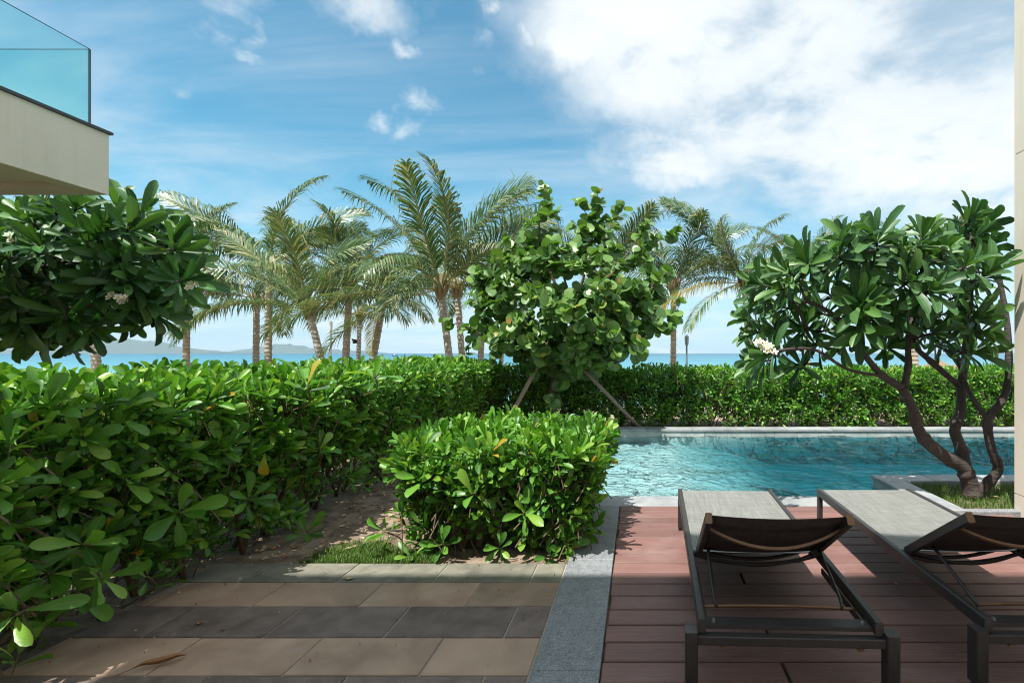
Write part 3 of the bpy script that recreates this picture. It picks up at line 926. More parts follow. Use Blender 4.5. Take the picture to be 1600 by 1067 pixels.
extra(0, [(75, 895, 2.25, .20, 8, (.5, -.5, .3)), (120, 925, 2.35, .19, 8, (.8, -.3, .2)), (40, 700, 2.2, .17, 8, (.6, -.5, .6)), (190, 690, 2.6, .20, 9, (.6, -.4, .7)),
          (280, 800, 2.75, .24, 7, (.7, -.5, .3)), (200, 750, 2.5, .19, 7, (.8, -.4, .4)), (390, 780, 3.3, .18, 8, (.7, -.4, .5)), (130, 850, 2.3, .17, 7, (.6, -.6, .3)),
          (480, 830, 3.9, .17, 9, (.6, -.5, .8)), (345, 700, 3.1, .19, 8, (.6, -.5, .7)), (25, 960, 2.05, .18, 6, (.5, -.7, .1)), (160, 905, 2.3, .17, 7, (.8, -.3, -.1)),
          (500, 700, 4.0, .19, 8, (.7, -.4, .7)), (60, 640, 2.25, .20, 8, (.5, -.5, .9)), (250, 650, 2.8, .20, 8, (.4, -.5, 1)), (230, 900, 2.6, .12, 7, (.4, -.5, .6)), (480, 600, 3.6, .24, 7, (.2, -.2, 1)), (585, 585, 4.5, .25, 6, (.1, -.2, 1))])
extra(2, [(600, 830, 3.5, .15, 7, (-.7, -.5, .6)), (690, 850, 3.42, .17, 8, (-.2, -.9, .5)), (780, 855, 3.42, .12, 8, (.1, -.9, .5)), (660, 745, 3.4, .18, 8, (-.5, -.8, .5)),
          (740, 770, 3.36, .19, 7, (.0, -.9, .6)), (820, 800, 3.4, .20, 8, (.3, -.8, .6)), (885, 850, 3.5, .16, 8, (.6, -.6, .4)), (860, 760, 3.45, .17, 8, (.4, -.8, .6)), (640, 870, 3.45, .12, 7, (-.3, -.8, .6)), (860, 868, 3.42, .13, 8, (.2, -.8, .5)),
          (625, 735, 3.6, .15, 8, (-.9, -.4, .5)), (900, 720, 3.6, .18, 8, (.8, -.4, .7))])


# ------------------------------------------------------------------ frangipani trees
def frangipani(label, skel, ros, base, Y0, ylist, cc, nleaf, L, droop, flowers):
    par = empty('frangipani_tree', base, label, 'tree')
    nodes = []
    for name, pts, r0, r1 in skel:
        wp = [P(x, y, Y) for x, y, Y in pts]
        sp = spline(wp, 5); n = len(sp)
        rr = [(r0 + (r1 - r0) * (i / (n - 1))) * (1 + (.22 if i % 7 == 5 else 0) * (1 if r0 > .02 else 0)) * random.uniform(.95, 1.05) for i in range(n)]
        mb = MB(); mb.tube(sp, rr, 12, wob=.05); mb.build(name, frangi_bark_m, par, smooth=True)
        for i, q in enumerate(sp):
            if i > n * .35 or r0 < .04: nodes.append((q, max(.008, rr[i] * .8)))
    lv = Leaves('frangi'); ctr = P(*cc)
    items = [(P(x, y, Y), (x, y)) for (x, y), Y in zip(ros, ylist)]
    # each whorl hangs on a twig of its own that grows from the nearest wood
    items.sort(key=lambda it: min((it[0] - q).length for q, _ in nodes))
    for p, _ in items:
        ax = (p - ctr); ax = Vector((ax.x, ax.y * .8 - .25, ax.z * .8 + droop)).normalized() + jitter3(.12)
        ax.normalize(); base_p = p - ax * .06
        q, r = min(nodes, key=lambda nr: (nr[0] - p).length * (1.0 + .6 * max(0, nr[0].z - p.z)))
        mid = q.lerp(base_p, .5) + Vector((0, 0, -.05)) + jitter3(.02)
        sp = spline([q, mid, base_p - ax * .06, base_p, p], 4); n = len(sp); r0 = min(r, .016)
        mb = MB(); mb.tube(sp, [r0 + (.010 - r0) * i / (n - 1) for i in range(n)], 7, wob=.06); mb.build('branch', frangi_bark_m, par, smooth=True)
        nodes += [(s_, .012) for s_ in sp[2:-6:2]]
        rosette(lv, p, ax, random.randint(*nleaf), L * random.uniform(.85, 1.12), random.uniform(.25, .30), 20, 108, .05)
    lv.done(); SYSTEMS.append((lv, par, frangi_m))
    for (x, y, Y) in flowers:
        c = P(x, y, Y)
        for k in range(5):
            p = c + Vector((random.uniform(-.04, .04), random.uniform(-.03, .02), random.uniform(-.03, .03)))
            ax = Vector((random.gauss(0, .4), -1, random.gauss(.3, .4))).normalized(); ref = ax.cross(Vector((0, 0, 1))).normalized(); e2 = ax.cross(ref)
            mb = MB()
            for j in range(5):
                a = j * 2 * math.pi / 5 + k; d = ref * math.cos(a) + e2 * math.sin(a); sd = ax.cross(d)
                mb.add([p, p + d * .018 + sd * .011 + ax * .006, p + d * .029 + sd * .006 + ax * .010, p + d * .031 - sd * .004 + ax * .011, p + d * .02 - sd * .010 + ax * .004], [(0, 1, 2, 3, 4)], 0)
                mb.add([p + ax * .004, p + d * .010 + sd * .006 + ax * .007, p + d * .010 - sd * .006 + ax * .006], [(0, 1, 2)], 1)
            mb.build('flower', [petal_m, heart_m], par)
    return par


Yr = 4.87
R_SK = [
    ('trunk', [(1520, 790, 4.87), (1519, 772, 4.87), (1513, 748, 4.87), (1503, 728, 4.87), (1480, 715, 4.85), (1448, 690, 4.80), (1434, 668, 4.78), (1427, 640, 4.75), (1410, 606, 4.72)], .082, .040),
    ('branch', [(1511, 745, 4.87), (1503, 705, 4.93), (1492, 672, 4.98), (1501, 640, 5.0), (1503, 600, 5.02), (1509, 555, 5.05), (1513, 500, 5.05), (1510, 450, 5.0), (1500, 420, 4.95)], .058, .024),
    ('branch', [(1524, 775, 4.87), (1546, 752, 4.82), (1560, 730, 4.78), (1549, 700, 4.76), (1543, 655, 4.75), (1562, 632, 4.74), (1574, 600, 4.74), (1576, 540, 4.75), (1570, 480, 4.8), (1558, 420, 4.85)], .050, .022),
    ('branch', [(1410, 606, 4.72), (1378, 586, 4.66), (1352, 556, 4.6), (1330, 525, 4.55), (1300, 490, 4.5), (1260, 470, 4.45)], .036, .015),
    ('branch', [(1412, 608, 4.72), (1419, 572, 4.75), (1419, 540, 4.8), (1424, 505, 4.85), (1440, 460, 4.9), (1440, 400, 4.9)], .034, .015),
    ('branch', [(1500, 604, 5.02), (1455, 565, 4.98), (1430, 540, 4.95), (1424, 505, 5.0), (1400, 470, 5.1), (1370, 440, 5.2)], .030, .014),
    ('branch', [(1543, 655, 4.75), (1522, 625, 4.8), (1508, 596, 4.9), (1495, 560, 4.9)], .026, .014),
    ('branch', [(1378, 587, 4.66), (1325, 577, 4.5), (1277, 548, 4.4), (1240, 545, 4.35), (1205, 550, 4.3)], .015, .011),
]
R_ROS = [(1323, 371), (1225, 425), (1441, 364), (1516, 318), (1549, 354), (1451, 455), (1178, 469), (1158, 500), (1202, 516), (1188, 552), (1249, 513), (1283, 490),
         (1347, 480), (1347, 512), (1296, 420), (1387, 385), (1374, 425), (1509, 415), (1475, 391), (1543, 408), (1570, 430), (1387, 540), (1480, 540), (1520, 550), (1235, 465),
         (1262, 398), (1482, 489), (1532, 499), (1316, 536), (1242, 570), (1172, 565), (1418, 440), (1290, 455), (1330, 440), (1400, 490), (1215, 480), (1270, 540), (1310, 400), (1430, 500), (1560, 520), (1460, 520), (1350, 400), (1500, 360), (1560, 385), (1175, 445), (1190, 420), (1165, 520), (1240, 440), (1540, 340), (1410, 400), (1500, 460), (1380, 460), (1440, 410)]
R_ROS += [(1390 + 185 * math.cos(k * 2.4) * ((k + 1) / 20) ** .5, 448 + 92 * math.sin(k * 2.4) * ((k + 1) / 20) ** .5) for k in range(20) if k % 5 < 3]
yl = [random.uniform(4.25, 5.7) for _ in R_ROS]
for i in (0, 1, 5, 9, 12, 13, 17): yl[i] = random.uniform(4.2, 4.5)
R_ROS = [(x + max(0, 1260 - x) * .16 - max(0, x - 1520) * .6, y + max(0, 395 - y) * .30) for x, y in R_ROS]
frangipani('dark leaved frangipani tree with forked grey trunk growing in the grass bed by the pool', R_SK, R_ROS, P(1520, 790, 4.87), Yr, yl, (1390, 500, 5.0), (16, 21), .30, .20, [(1188, 538, 4.05), (1204, 545, 4.08)])

L_SK = [
    ('trunk', [(-330, 800, 5.6), (-320, 700, 5.6), (-290, 620, 5.6), (-250, 550, 5.6)], .09, .06),
    ('branch', [(-250, 550, 5.6), (-170, 500, 5.5), (-90, 460, 5.4), (0, 435, 5.3), (60, 420, 5.2), (120, 405, 5.15), (180, 400, 5.1)], .05, .016),
    ('branch', [(-255, 560, 5.6), (-190, 440, 5.7), (-110, 390, 5.7), (-20, 365, 5.6), (70, 350, 5.5), (140, 345, 5.4)], .045, .015),
    ('branch', [(-90, 460, 5.4), (0, 480, 5.2), (60, 485, 5.0), (120, 480, 4.95), (190, 470, 4.9)], .026, .013),
]
L_ROS = [(183, 322), (30, 337), (87, 331), (118, 325), (222, 334), (255, 362), (219, 385), (268, 379), (90, 451), (21, 382), (150, 415), (195, 424), (234, 412), (268, 424), (292, 415),
         (222, 451), (258, 457), (285, 440), (180, 478), (225, 478), (245, 492), (30, 490), (105, 505), (65, 500), (95, 492), (5, 430), (60, 379), (120, 370), (165, 355), (48, 415),
         (-40, 350), (-40, 420), (-60, 480), (-100, 380), (200, 360), (150, 455), (10, 460), (120, 430), (140, 385), (20, 350), (-10, 500), (250, 400), (60, 460), (170, 440), (135, 495), (80, 420), (0, 400), (200, 440), (100, 390)]
L_ROS += [(118, 528), (75, 522), (98, 520), (140, 512), (45, 515)] + [(110 + 190 * math.cos(k * 2.4) * ((k + 1) / 30) ** .5, 425 + 85 * math.sin(k * 2.4) * ((k + 1) / 30) ** .5) for k in range(30)]
yl = [random.uniform(4.75, 6.0) for _ in L_ROS]
frangipani('dark frangipani tree with white blossom hanging over the hedge below the balcony', L_SK, L_ROS, P(-330, 800, 5.6), 5.3, yl, (100, 440, 5.4), (17, 22), .33, .10, [(180, 463, 4.6), (303, 448, 4.75), (192, 468, 4.6), (20, 372, 4.7)])


# ------------------------------------------------------------------ sea grape tree with its two props
def sea_grape():
    Yg = 8.95
    par = empty('sea_grape_tree', P(868, 690, Yg), 'round leaved sea grape tree propped by two wooden stakes in front of the back hedge', 'tree')
    nodes = []
    for name, pts, r0, r1 in [('trunk', [(868, 690, Yg), (866, 650, Yg), (862, 615, Yg), (870, 575, Yg), (880, 540, Yg), (884, 500, Yg)], .062, .040),
                              ('branch', [(884, 500, Yg), (870, 450, 8.9), (850, 400, 8.85), (842, 350, 8.8)], .032, .012),
                              ('branch', [(884, 500, Yg), (905, 455, 9.0), (920, 400, 9.0), (930, 350, 9.0)], .034, .012),
                              ('branch', [(880, 540, Yg), (920, 510, 8.85), (970, 480, 8.8), (1020, 450, 8.8)], .030, .012),
                              ('branch', [(876, 555, Yg), (830, 520, 8.9), (790, 480, 8.85), (755, 440, 8.8)], .030, .012),
                              ('branch', [(870, 575, Yg), (820, 545, 8.75), (760, 525, 8.7), (712, 505, 8.7)], .018, .009),
                              ('branch', [(890, 520, Yg), (940, 530, 8.7), (985, 535, 8.6), (1030, 515, 8.6)], .020, .010),
                              ('branch', [(884, 500, Yg), (890, 470, 8.6), (880, 430, 8.35), (870, 400, 8.2)], .026, .011),
                              ('branch', [(884, 500, Yg), (930, 460, 9.4), (970, 410, 9.6), (1000, 370, 9.7)], .026, .011),
                              ('branch', [(884, 500, Yg), (850, 460, 9.4), (810, 420, 9.6), (790, 390, 9.7)], .026, .011)]:
        sp = spline([P(*q) for q in pts], 5); n = len(sp)
        mb = MB(); mb.tube(sp, [r0 + (r1 - r0) * i / (n - 1) for i in range(n)], 9, wob=.06); mb.build(name, stem_m, par, smooth=True)
        nodes += [(q, .01) for q in sp[(6 if name == 'trunk' else 2):]]
    lv = Leaves('grape'); ctr = P(890, 470, Yg)
    tips = [(850, 288, 8.9), (934, 300, 8.8), (1058, 362, 8.9), (692, 502, 8.6), (742, 420, 8.7), (1066, 470, 8.7), (975, 322, 8.8), (895, 345, 8.5), (1010, 345, 9.0), (735, 470, 8.8), (720, 560, 8.6), (770, 560, 8.6),
            (830, 350, 8.7), (790, 375, 8.6), (1045, 420, 8.6), (1000, 550, 8.5), (960, 570, 8.5), (905, 570, 8.4), (830, 580, 8.5), (1060, 505, 8.7), (880, 600, 8.5), (860, 625, 8.5), (905, 315, 8.9), (870, 330, 8.8), (960, 350, 8.7)]
    for k in range(210):
        # points spread over an egg-shaped crown, denser towards the camera side
        u_ = random.uniform(-1, 1); th = random.uniform(0, 2 * math.pi); rr = random.uniform(.55, 1.0) ** .6; s_ = math.sqrt(1 - u_ * u_)
        x = 890 + 158 * s_ * math.cos(th) * rr; y = 468 - 118 * u_ * rr; Y = Yg + 1.25 * s_ * math.sin(th) * rr
        tips.append((x, y, Y))
    for k in range(46):
        a = k * 2.4; rr = ((k + 1) / 46) ** .5; tips.append((885 + 125 * rr * math.cos(a), 522 + 40 * rr * math.sin(a), Yg - .55 + .5 * math.sin(k * 1.3)))
    for (x, y, Y) in tips:
        p = P(x, y, Y); q, _ = min(nodes, key=lambda nr: (nr[0] - p).length * (1 + .9 * max(0, nr[0].z - p.z)))
        mid = q.lerp(p, .55) + Vector((0, 0, -.06)) + jitter3(.05)
        sp = spline([q, mid, p], 6); n = len(sp)
        mb = MB(); mb.tube(sp, [.010 - .006 * i / (n - 1) for i in range(n)], 5); mb.build('branch', stem_m, par, smooth=True)
        ln = (p - q).length; nl = max(10, int(ln / .030)); out = (p - ctr).normalized()
        for i in range(nl):
            f = 1 - (i / nl) * min(1, .75 / max(ln, .3)) if ln > .75 else 1 - i / nl * .95
            k_ = min(n - 2, int(f * (n - 1))); c = sp[k_].lerp(sp[k_ + 1], f * (n - 1) - k_) if f < 1 else sp[-1]
            t = (sp[min(k_ + 1, n - 1)] - sp[max(k_ - 1, 0)]).normalized()
            a = (t * .35 + jitter3(.65) + Vector((0, -.10, -.05))).normalized()
            nn = (out * .5 + Vector((0, -.55, .55)) + jitter3(.45))
            L = random.uniform(.125, .195) * (.62 if f > .93 else 1)
            v = int(min(5, max(0, random.gauss(2.2, 1.4))))
            if f > .9: v = min(NV - 1, v + 2)
            if f > .95 and random.random() < .16: v = 7
            lv.add(tuple(c + a * .01), tuple(a), tuple(nn), L, L * random.uniform(1.0, 1.15), v)
    lv.done(); SYSTEMS.append((lv, par, grape_m))


TEMPL['grape_tint'] = [.10, .24, .36, .48, .58, .68, .80, .96]
sea_grape()
choose_and_build()
# the yellow leaf in the near hedge
me = leaf_mesh_unit('hedge', 2, hedge_m); me.attributes['tint'].data.foreach_set('value', [1.0] * len(me.vertices))
o = link('leaf', me, left_hedge); q = P(414, 708, 3.25) - base_of(left_hedge)
o.matrix_local = Matrix.Translation(q) @ Matrix(((.075, 0, 0, 0), (0, 0, -.14, 0), (0, -.14, 0, 0), (0, 0, 0, 1)))
o['label'] = 'single yellowed hanging leaf'

for nm, a, b, r in (('stake', (845, 563, 8.55), (792, 660, 8.35), .036), ('stake', (905, 570, 8.75), (1003, 672, 9.22), .034)):
    mb = MB(); A = P(*a); B = P(*b); B2 = B + (B - A) * .25 if nm == 'stake' and a[0] == 845 else B
    B2.z = max(B2.z, -.03) if a[0] != 845 else B2.z
    mb.tube([A, A.lerp(B2, .3), A.lerp(B2, .62), B2], [r * .85, r, r * .95, r * 1.1], 9, wob=.06)
    o = mb.build('wooden_stake', stake_m, smooth=True, origin=B2)
    tag(o, 'pale round wooden prop leaning up under the sea grape beside the low hedge block' if a[0] == 845 else 'brown wooden prop slanting down from the sea grape to the far pool edge', 'stake', 'props of the sea grape tree')


# ------------------------------------------------------------------ coconut palms
FR = {}


def frond_mesh(elev, seed, L=3.4, yellow=False):
    rs = random.Random(seed)
    droop = R(44 + rs.uniform(-12, 16)) if elev > 58 else R(76 + rs.uniform(-14, 20)) if elev > 5 else R(48 + rs.uniform(-6, 12))
    n = 16; pts = [Vector((0, 0, 0))]; sway = rs.uniform(-.12, .12)
    for i in range(n):
        s = (i + .5) / n; e = R(elev) - droop * s ** 1.45; e = max(e, R(-86))
        pts.append(pts[-1] + Vector((math.cos(e), sway * s, math.sin(e))) * (L / n))
    V = []; Fc = []; TI = []; MI = []

    def addv(v, t): V.append(tuple(v)); TI.append(t); return len(V) - 1
    for i, p in enumerate(pts):       # rachis: flattened triangle section
        r = .030 * (1 - .86 * i / n); t = (pts[min(i + 1, n)] - pts[max(i - 1, 0)]).normalized(); u = Vector((0, 1, 0)).cross(t) * -1
        for d in (Vector((0, r, 0)), Vector((0, -r, 0)), u * -r * .9): addv(p + d, .5)
    for i in range(n):
        for k in range(3): Fc.append((i * 3 + k, i * 3 + (k + 1) % 3, i * 3 + 3 + (k + 1) % 3, i * 3 + 3 + k)); MI.append(1)
    ntot = 60; G = Vector((0, 0, -1))
    for side in (1, -1):
        limp = rs.uniform(.45, 1.0) if elev > 58 else rs.uniform(.9, 1.9)
        for j in range(ntot):
            s = .14 + .86 * (j + rs.uniform(-.3, .3)) / ntot; s = min(max(s, .12), .995)
            k = min(n - 1, int(s * n)); p = pts[k].lerp(pts[k + 1], s * n - k); t = (pts[k + 1] - pts[k]).normalized(); u = t.cross(Vector((0, 1, 0))); u = -u if u.z < 0 else u
            ln = (.30 + .62 * math.sin(math.pi * min(1, (s - .05) * 1.02)) ** .7) * rs.uniform(.78, 1.06)
            if s > .93: ln *= .6
            fwd = (.45 + .75 * s) if elev < 58 else (.85 + .95 * s)
            d0 = (Vector((0, side, 0)) * .9 + t * fwd + u * .32 + Vector((rs.gauss(0, .07), rs.gauss(0, .07), rs.gauss(0, .07)))).normalized()
            g_ = limp * rs.uniform(.6, 1.2)
            d1 = (d0 + G * .55 * g_).normalized(); d2 = (d0 * .7 + G * 1.3 * g_ + Vector((rs.gauss(0, .12), rs.gauss(0, .12), 0))).normalized()
            w = .0175 * rs.uniform(.8, 1.15); wd = d0.cross(u).normalized()
            if wd.length < .5: wd = t
            q1 = p + d0 * ln * .34; q2 = q1 + d1 * ln * .34; q3 = q2 + d2 * ln * .32; ti = min(1, max(0, rs.gauss(.45, .26) + (.25 if rs.random() < .12 else 0)))
            a = [addv(p - wd * w * .5, ti), addv(p + wd * w * .5, ti), addv(q1 - wd * w, ti), addv(q1 + wd * w, ti), addv(q2 - wd * w * .8, ti), addv(q2 + wd * w * .8, ti), addv(q3, min(1, ti + .25))]
            Fc += [(a[0], a[1], a[3], a[2]), (a[2], a[3], a[5], a[4]), (a[4], a[5], a[6])]; MI += [0, 0, 0]
    me = bpy.data.meshes.new('frond'); me.from_pydata(V, [], Fc)
    at = me.attributes.new('tint', 'FLOAT', 'POINT'); at.data.foreach_set('value', TI)
    at = me.attributes.new('rib', 'FLOAT', 'POINT'); at.data.foreach_set('value', [1.0] * len(V))
    me.materials.append(palm_y_m if yellow else palm_m); me.materials.append(palm_rib_m); me.polygons.foreach_set('material_index', MI); me.update()
    return me


def get_frond(elev, yellow=False):
    e = int(round(elev / 15.0)) * 15; k = (e, random.randint(0, 2), yellow)
    if k not in FR: FR[k] = frond_mesh(e, hash((e, k[1])) % 9999, yellow=yellow)
    return FR[k]


def palm(label, bx, by, cx, cy, Y, r, scale, fr=None, nfill=10, yellow=(), lean=0):
    gz = ground_z(Y); base = Vector((wx(bx, Y) + (wx(bx, Y) - wx(cx, Y)) * max(0, (wz(by, Y) - gz)) / max(.5, wz(cy, Y) - wz(by, Y)) * .6, Y, gz))
    par = empty('palm_tree', base, label, 'palm tree', 'coconut palms between the hedge and the sea')
    top = P(cx, cy, Y); mid = P(bx, by, Y)
    sp = spline([base, mid.lerp(base, .15) if abs(by - cy) > 1 else base.lerp(top, .5), top], 14)
    n = len(sp); mb = MB(); pts = []; rr = []
    for i, q in enumerate(sp):
        f = i / (n - 1); b = r * .86 * (1.12 - .22 * f) + (.35 * r * max(0, 1 - f * 9))
        pts += [q, q + (sp[min(i + 1, n - 1)] - sp[max(i - 1, 0)]) * .2]; rr += [b * 1.05, b * .93]
    mb.tube(pts, rr, 10, wob=.03); mb.build('trunk', palm_bark_m, par, smooth=True)
    mb = MB()       # husk of old leaf bases
    for k in range(9):
        a = k * 2.4; rb = r * .8; d = Vector((math.cos(a), math.sin(a), 0)); mb.tube([top + d * r * .5 + Vector((0, 0, -.18)), top + d * r * 1.5 + Vector((0, 0, .08)), top + d * r * 2.0 + Vector((0, 0, .34))], [.035, .035, .010], 5)
    mb.tube([top + Vector((0, 0, -.2)), top + Vector((0, 0, .1)), top + Vector((0, 0, .42))], [r * .95, r * 1.15, r * .35], 9); mb.build('husk', husk_m, par, smooth=True)
    L = list(fr or [])
    nfill = max(4, int(nfill * .8))
    for k in range(nfill):
        f = (k + .5) / nfill; L.append(((k * 137.5 + random.uniform(-20, 20)) % 360, 78 - 74 * f, random.uniform(.8, 1.05)))
    dry = random.random() < .3
    if dry: L.append((random.uniform(0, 360), -60, .62))
    for k, (az, el, sc) in enumerate(L):
        last = dry and k == len(L) - 1; yl_ = k in yellow or last
        o = link('frond', get_frond(el, yl_), par)
        o.matrix_local = Matrix.Translation(top - base + Vector((0, 0, .05))) @ Matrix.Rotation(R(az), 4, 'Z') @ Matrix.Rotation(random.uniform(-.25, .25) if el < 50 else random.uniform(-.95, .95), 4, 'X') @ Matrix.Scale(sc * scale * 1.13, 4)
        if yl_: o['label'] = 'yellowing frond' if not last else 'dry hanging frond'
    return par


palm('palm with its crown hidden behind the balcony side frangipani and a thick pale trunk below', 150, 560, 148, 420, 15, .13, .85, nfill=14)
palm('slim palm whose straight pale trunk rises just beside the dark frangipani with blossom', 291, 560, 292, 455, 16, .11, .9, [(180, 45, 1.0), (170, 20, 1.0), (10, 30, 1)], 12)
palm('short palm with a hanging frond close against a taller palm trunk', 400, 560, 401, 470, 18, .12, .85, [(250, -10, 1), (200, 10, .9)], 11)
palm('palm with a long frond arching towards the frangipani and tall tangled top', 419, 560, 420, 418, 16, .12, .92, [(178, 46, 1.42), (185, 30, 1.3), (160, 72, 1.0), (60, 80, 1.0), (20, 66, 1.0), (5, 45, 1.0)], 9)
palm('leaning palm with a yellow green crown base and windswept fronds in front of the islands', 502, 560, 483, 488, 14, .11, .92, [(183, 22, 1.15), (150, 62, 1.1), (135, 75, 1.1), (30, 70, 1.0), (10, 55, 1.0), (350, 35, .95), (210, 50, 1.0), (280, 65, .9)], 7)
palm('dark trunked palm standing between the white lamp pole and the black flag', 540, 560, 547, 440, 17, .13, .85, [(185, 30, .9), (10, 40, .9)], 12)
palm('thin pinkish palm trunk carrying a small black flag', 560, 560, 562, 495, 20, .10, .7, [(180, 20, .8)], 11)
palm('palm leaning seaward over the open water by the small boat', 583, 560, 600, 470, 17, .12, .8, [(0, 10, .9), (190, 15, .9), (20, 35, .8)], 11)
palm('tallest palm of all, sturdy trunk with fibrous orange crown and upright fronds', 702, 555, 689, 455, 12.5, .105, .92,
     [(172, 68, 1.12), (178, 58, 1.05), (100, 84, 1.15), (20, 80, 1.05), (0, 58, .95), (183, 34, 1.1), (188, 18, 1.15), (196, 6, 1.1), (205, -10, .9), (8, 22, .8), (290, 62, .95), (250, 72, 1.0), (320, 50, .85), (265, 20, .7)], 5)
palm('dark thinner palm just behind the tallest palm', 722, 555, 714, 455, 15, .11, .85, [(10, 50, .95), (0, 25, .9), (30, 70, 1)], 11)
palm('shaded palm trunk seen through the lower leaves of the sea grape', 751, 558, 757, 440, 17, .12, .8, nfill=12)
palm('small grey palm stem behind the sea grape close to the pink parasol', 783, 565, 787, 480, 20, .11, .7, nfill=11)
palm('palm mostly hidden behind the sea grape crown, frond tips showing above it', 945, 560, 940, 440, 15, .14, .82, [(60, 82, 1.0), (20, 72, 1.1), (170, 60, 1.1), (10, 55, 1.1)], 10)
palm('straight slender palm between the sea grape and the lantern post', 1052, 560, 1053, 452, 14, .095, .72, [(100, 80, 1.0), (180, 60, .95), (20, 62, 1.0), (350, 45, .9)], 10)
palm('windswept palm with one yellow drooping frond by the poolside frangipani', 1172, 560, 1163, 445, 13.5, .10, .74, [(200, -2, 1.05), (165, 68, 1.1), (150, 78, 1.1), (20, 72, .95), (178, 38, 1.0), (184, 20, .95), (10, 48, 1.0), (215, -15, .9), (280, 60, .9)], 6, yellow=(0,))
palm('pale palm with crown just above the poolside frangipani leaves', 1262, 560, 1255, 425, 16, .10, .66, [(165, 60, .9), (20, 65, 1.0), (0, 40, 1.0), (180, 40, .9)], 9)
palm('palm seen between the forked frangipani branches with only frond tips above its leaves', 1429, 560, 1426, 410, 15, .12, .52, [(30, 72, .9), (150, 70, .9)], 10)

# ------------------------------------------------------------------ small things on the beach and the sea
def lamp_post(px, ytop, Y, label, mtl, head):
    gz = ground_z(Y); x = wx(px, Y); zt_ = wz(ytop, Y)
    par = empty('lamp_post', (x, Y, gz), label, 'lamp post')
    mb = MB(); mb.tube([(x, Y, gz), (x, Y, zt_)], [.04, .028], 10); mb.build('pole', mtl, par, smooth=True)
    mb = MB()
    if head == 'lantern':
        mb.tube([(x, Y, zt_ - .02), (x, Y, zt_ + .05), (x, Y, zt_ + .22), (x, Y, zt_ + .30), (x, Y, zt_ + .36)], [.03, .06, .07, .075, .02], 8)
    else:
        mb.tube([(x, Y, zt_), (x, Y, zt_ + .10), (x, Y, zt_ + .16), (x, Y, zt_ + .38), (x, Y, zt_ + .42)], [.03, .045, .05, .06, .02], 8)
    mb.build('lamp_head', grey_m if head == 'lantern' else white_m, par)


lamp_post(517, 520, 18, 'slim white lamp pole rising between two palm trunks against the sea', white_m, 'globe')
lamp_post(1073, 540, 17, 'thin lantern post standing alone under the yellow drooping palm frond', grey_m, 'lantern')

Yf = 19.6; c = P(553, 533, Yf)
fl = empty('flag', c, 'small black flag sticking out from a thin palm trunk', 'flag')
mb = MB(); mb.tube([P(561, 532, Yf), P(549, 529, Yf)], .012, 6); mb.build('flag_pole', grey_m, fl)
mb = MB(); vs = []
for j in range(4):
    for i in range(7):
        f = i / 6; q = P(549.5 + 9 * f, 529.6 + 2.4 * j * (1 - .35 * f) + 1.2 * math.sin(f * 3), Yf); q.y += .07 * math.sin(i * 1.4 + j * .6); vs.append(q)
vs2 = [v + Vector((0, .012, 0)) for v in vs]
fs = [(j * 7 + i, j * 7 + i + 1, j * 7 + 8 + i, j * 7 + 7 + i) for j in range(3) for i in range(6)]
mb.add(vs, fs); mb.add(vs2, [f[::-1] for f in fs]); mb.build('cloth', black_m, fl, smooth=True)


def boat(px, py, lpx, label, mtl, cabin):
    Y = (H - SEA_Z) * F / (py - HY); s = lpx * Y / F; c = Vector((wx(px, Y), Y, SEA_Z))
    par = empty('boat', c, label, 'boat')
    mb = MB(); n = 12; vs = []; 
    for i in range(n + 1):
        f = i / n * 2 - 1; wd = .16 * s * math.sqrt(max(0, 1 - abs(f) ** 2.4)); zt_ = .13 * s * (1 + .6 * f * f)
        vs += [c + Vector((f * s / 2, -wd, zt_)), c + Vector((f * s / 2 * .9, 0, -.05 * s)), c + Vector((f * s / 2, wd, zt_))]
    fs = [(i * 3 + k, i * 3 + 3 + k, i * 3 + 4 + k, i * 3 + 1 + k) for i in range(n) for k in range(2)] + [(i * 3, i * 3 + 2, i * 3 + 5, i * 3 + 3) for i in range(n)]
    mb.add(vs, fs); mb.build('hull', mtl, par)
    if cabin:
        mb = MB(); mb.box(c.x - .18 * s, c.x + .10 * s, c.y - .09 * s, c.y + .09 * s, .11 * s + c.z, .30 * s + c.z, .02 * s); mb.build('cabin', white_m, par)
    else:
        mb = MB(); mb.tube([c + Vector((0, 0, .05 * s)), c + Vector((0, 0, .45 * s))], .05 * s, 7); mb.build('mast', mtl, par)


boat(617, 556.4, 9, 'small boat with white cabin on the open sea right of the palms', boat_m, True)
boat(1004, 559.5, 6, 'tiny dark boat on the sea seen past the sea grape leaves', black_m, False)

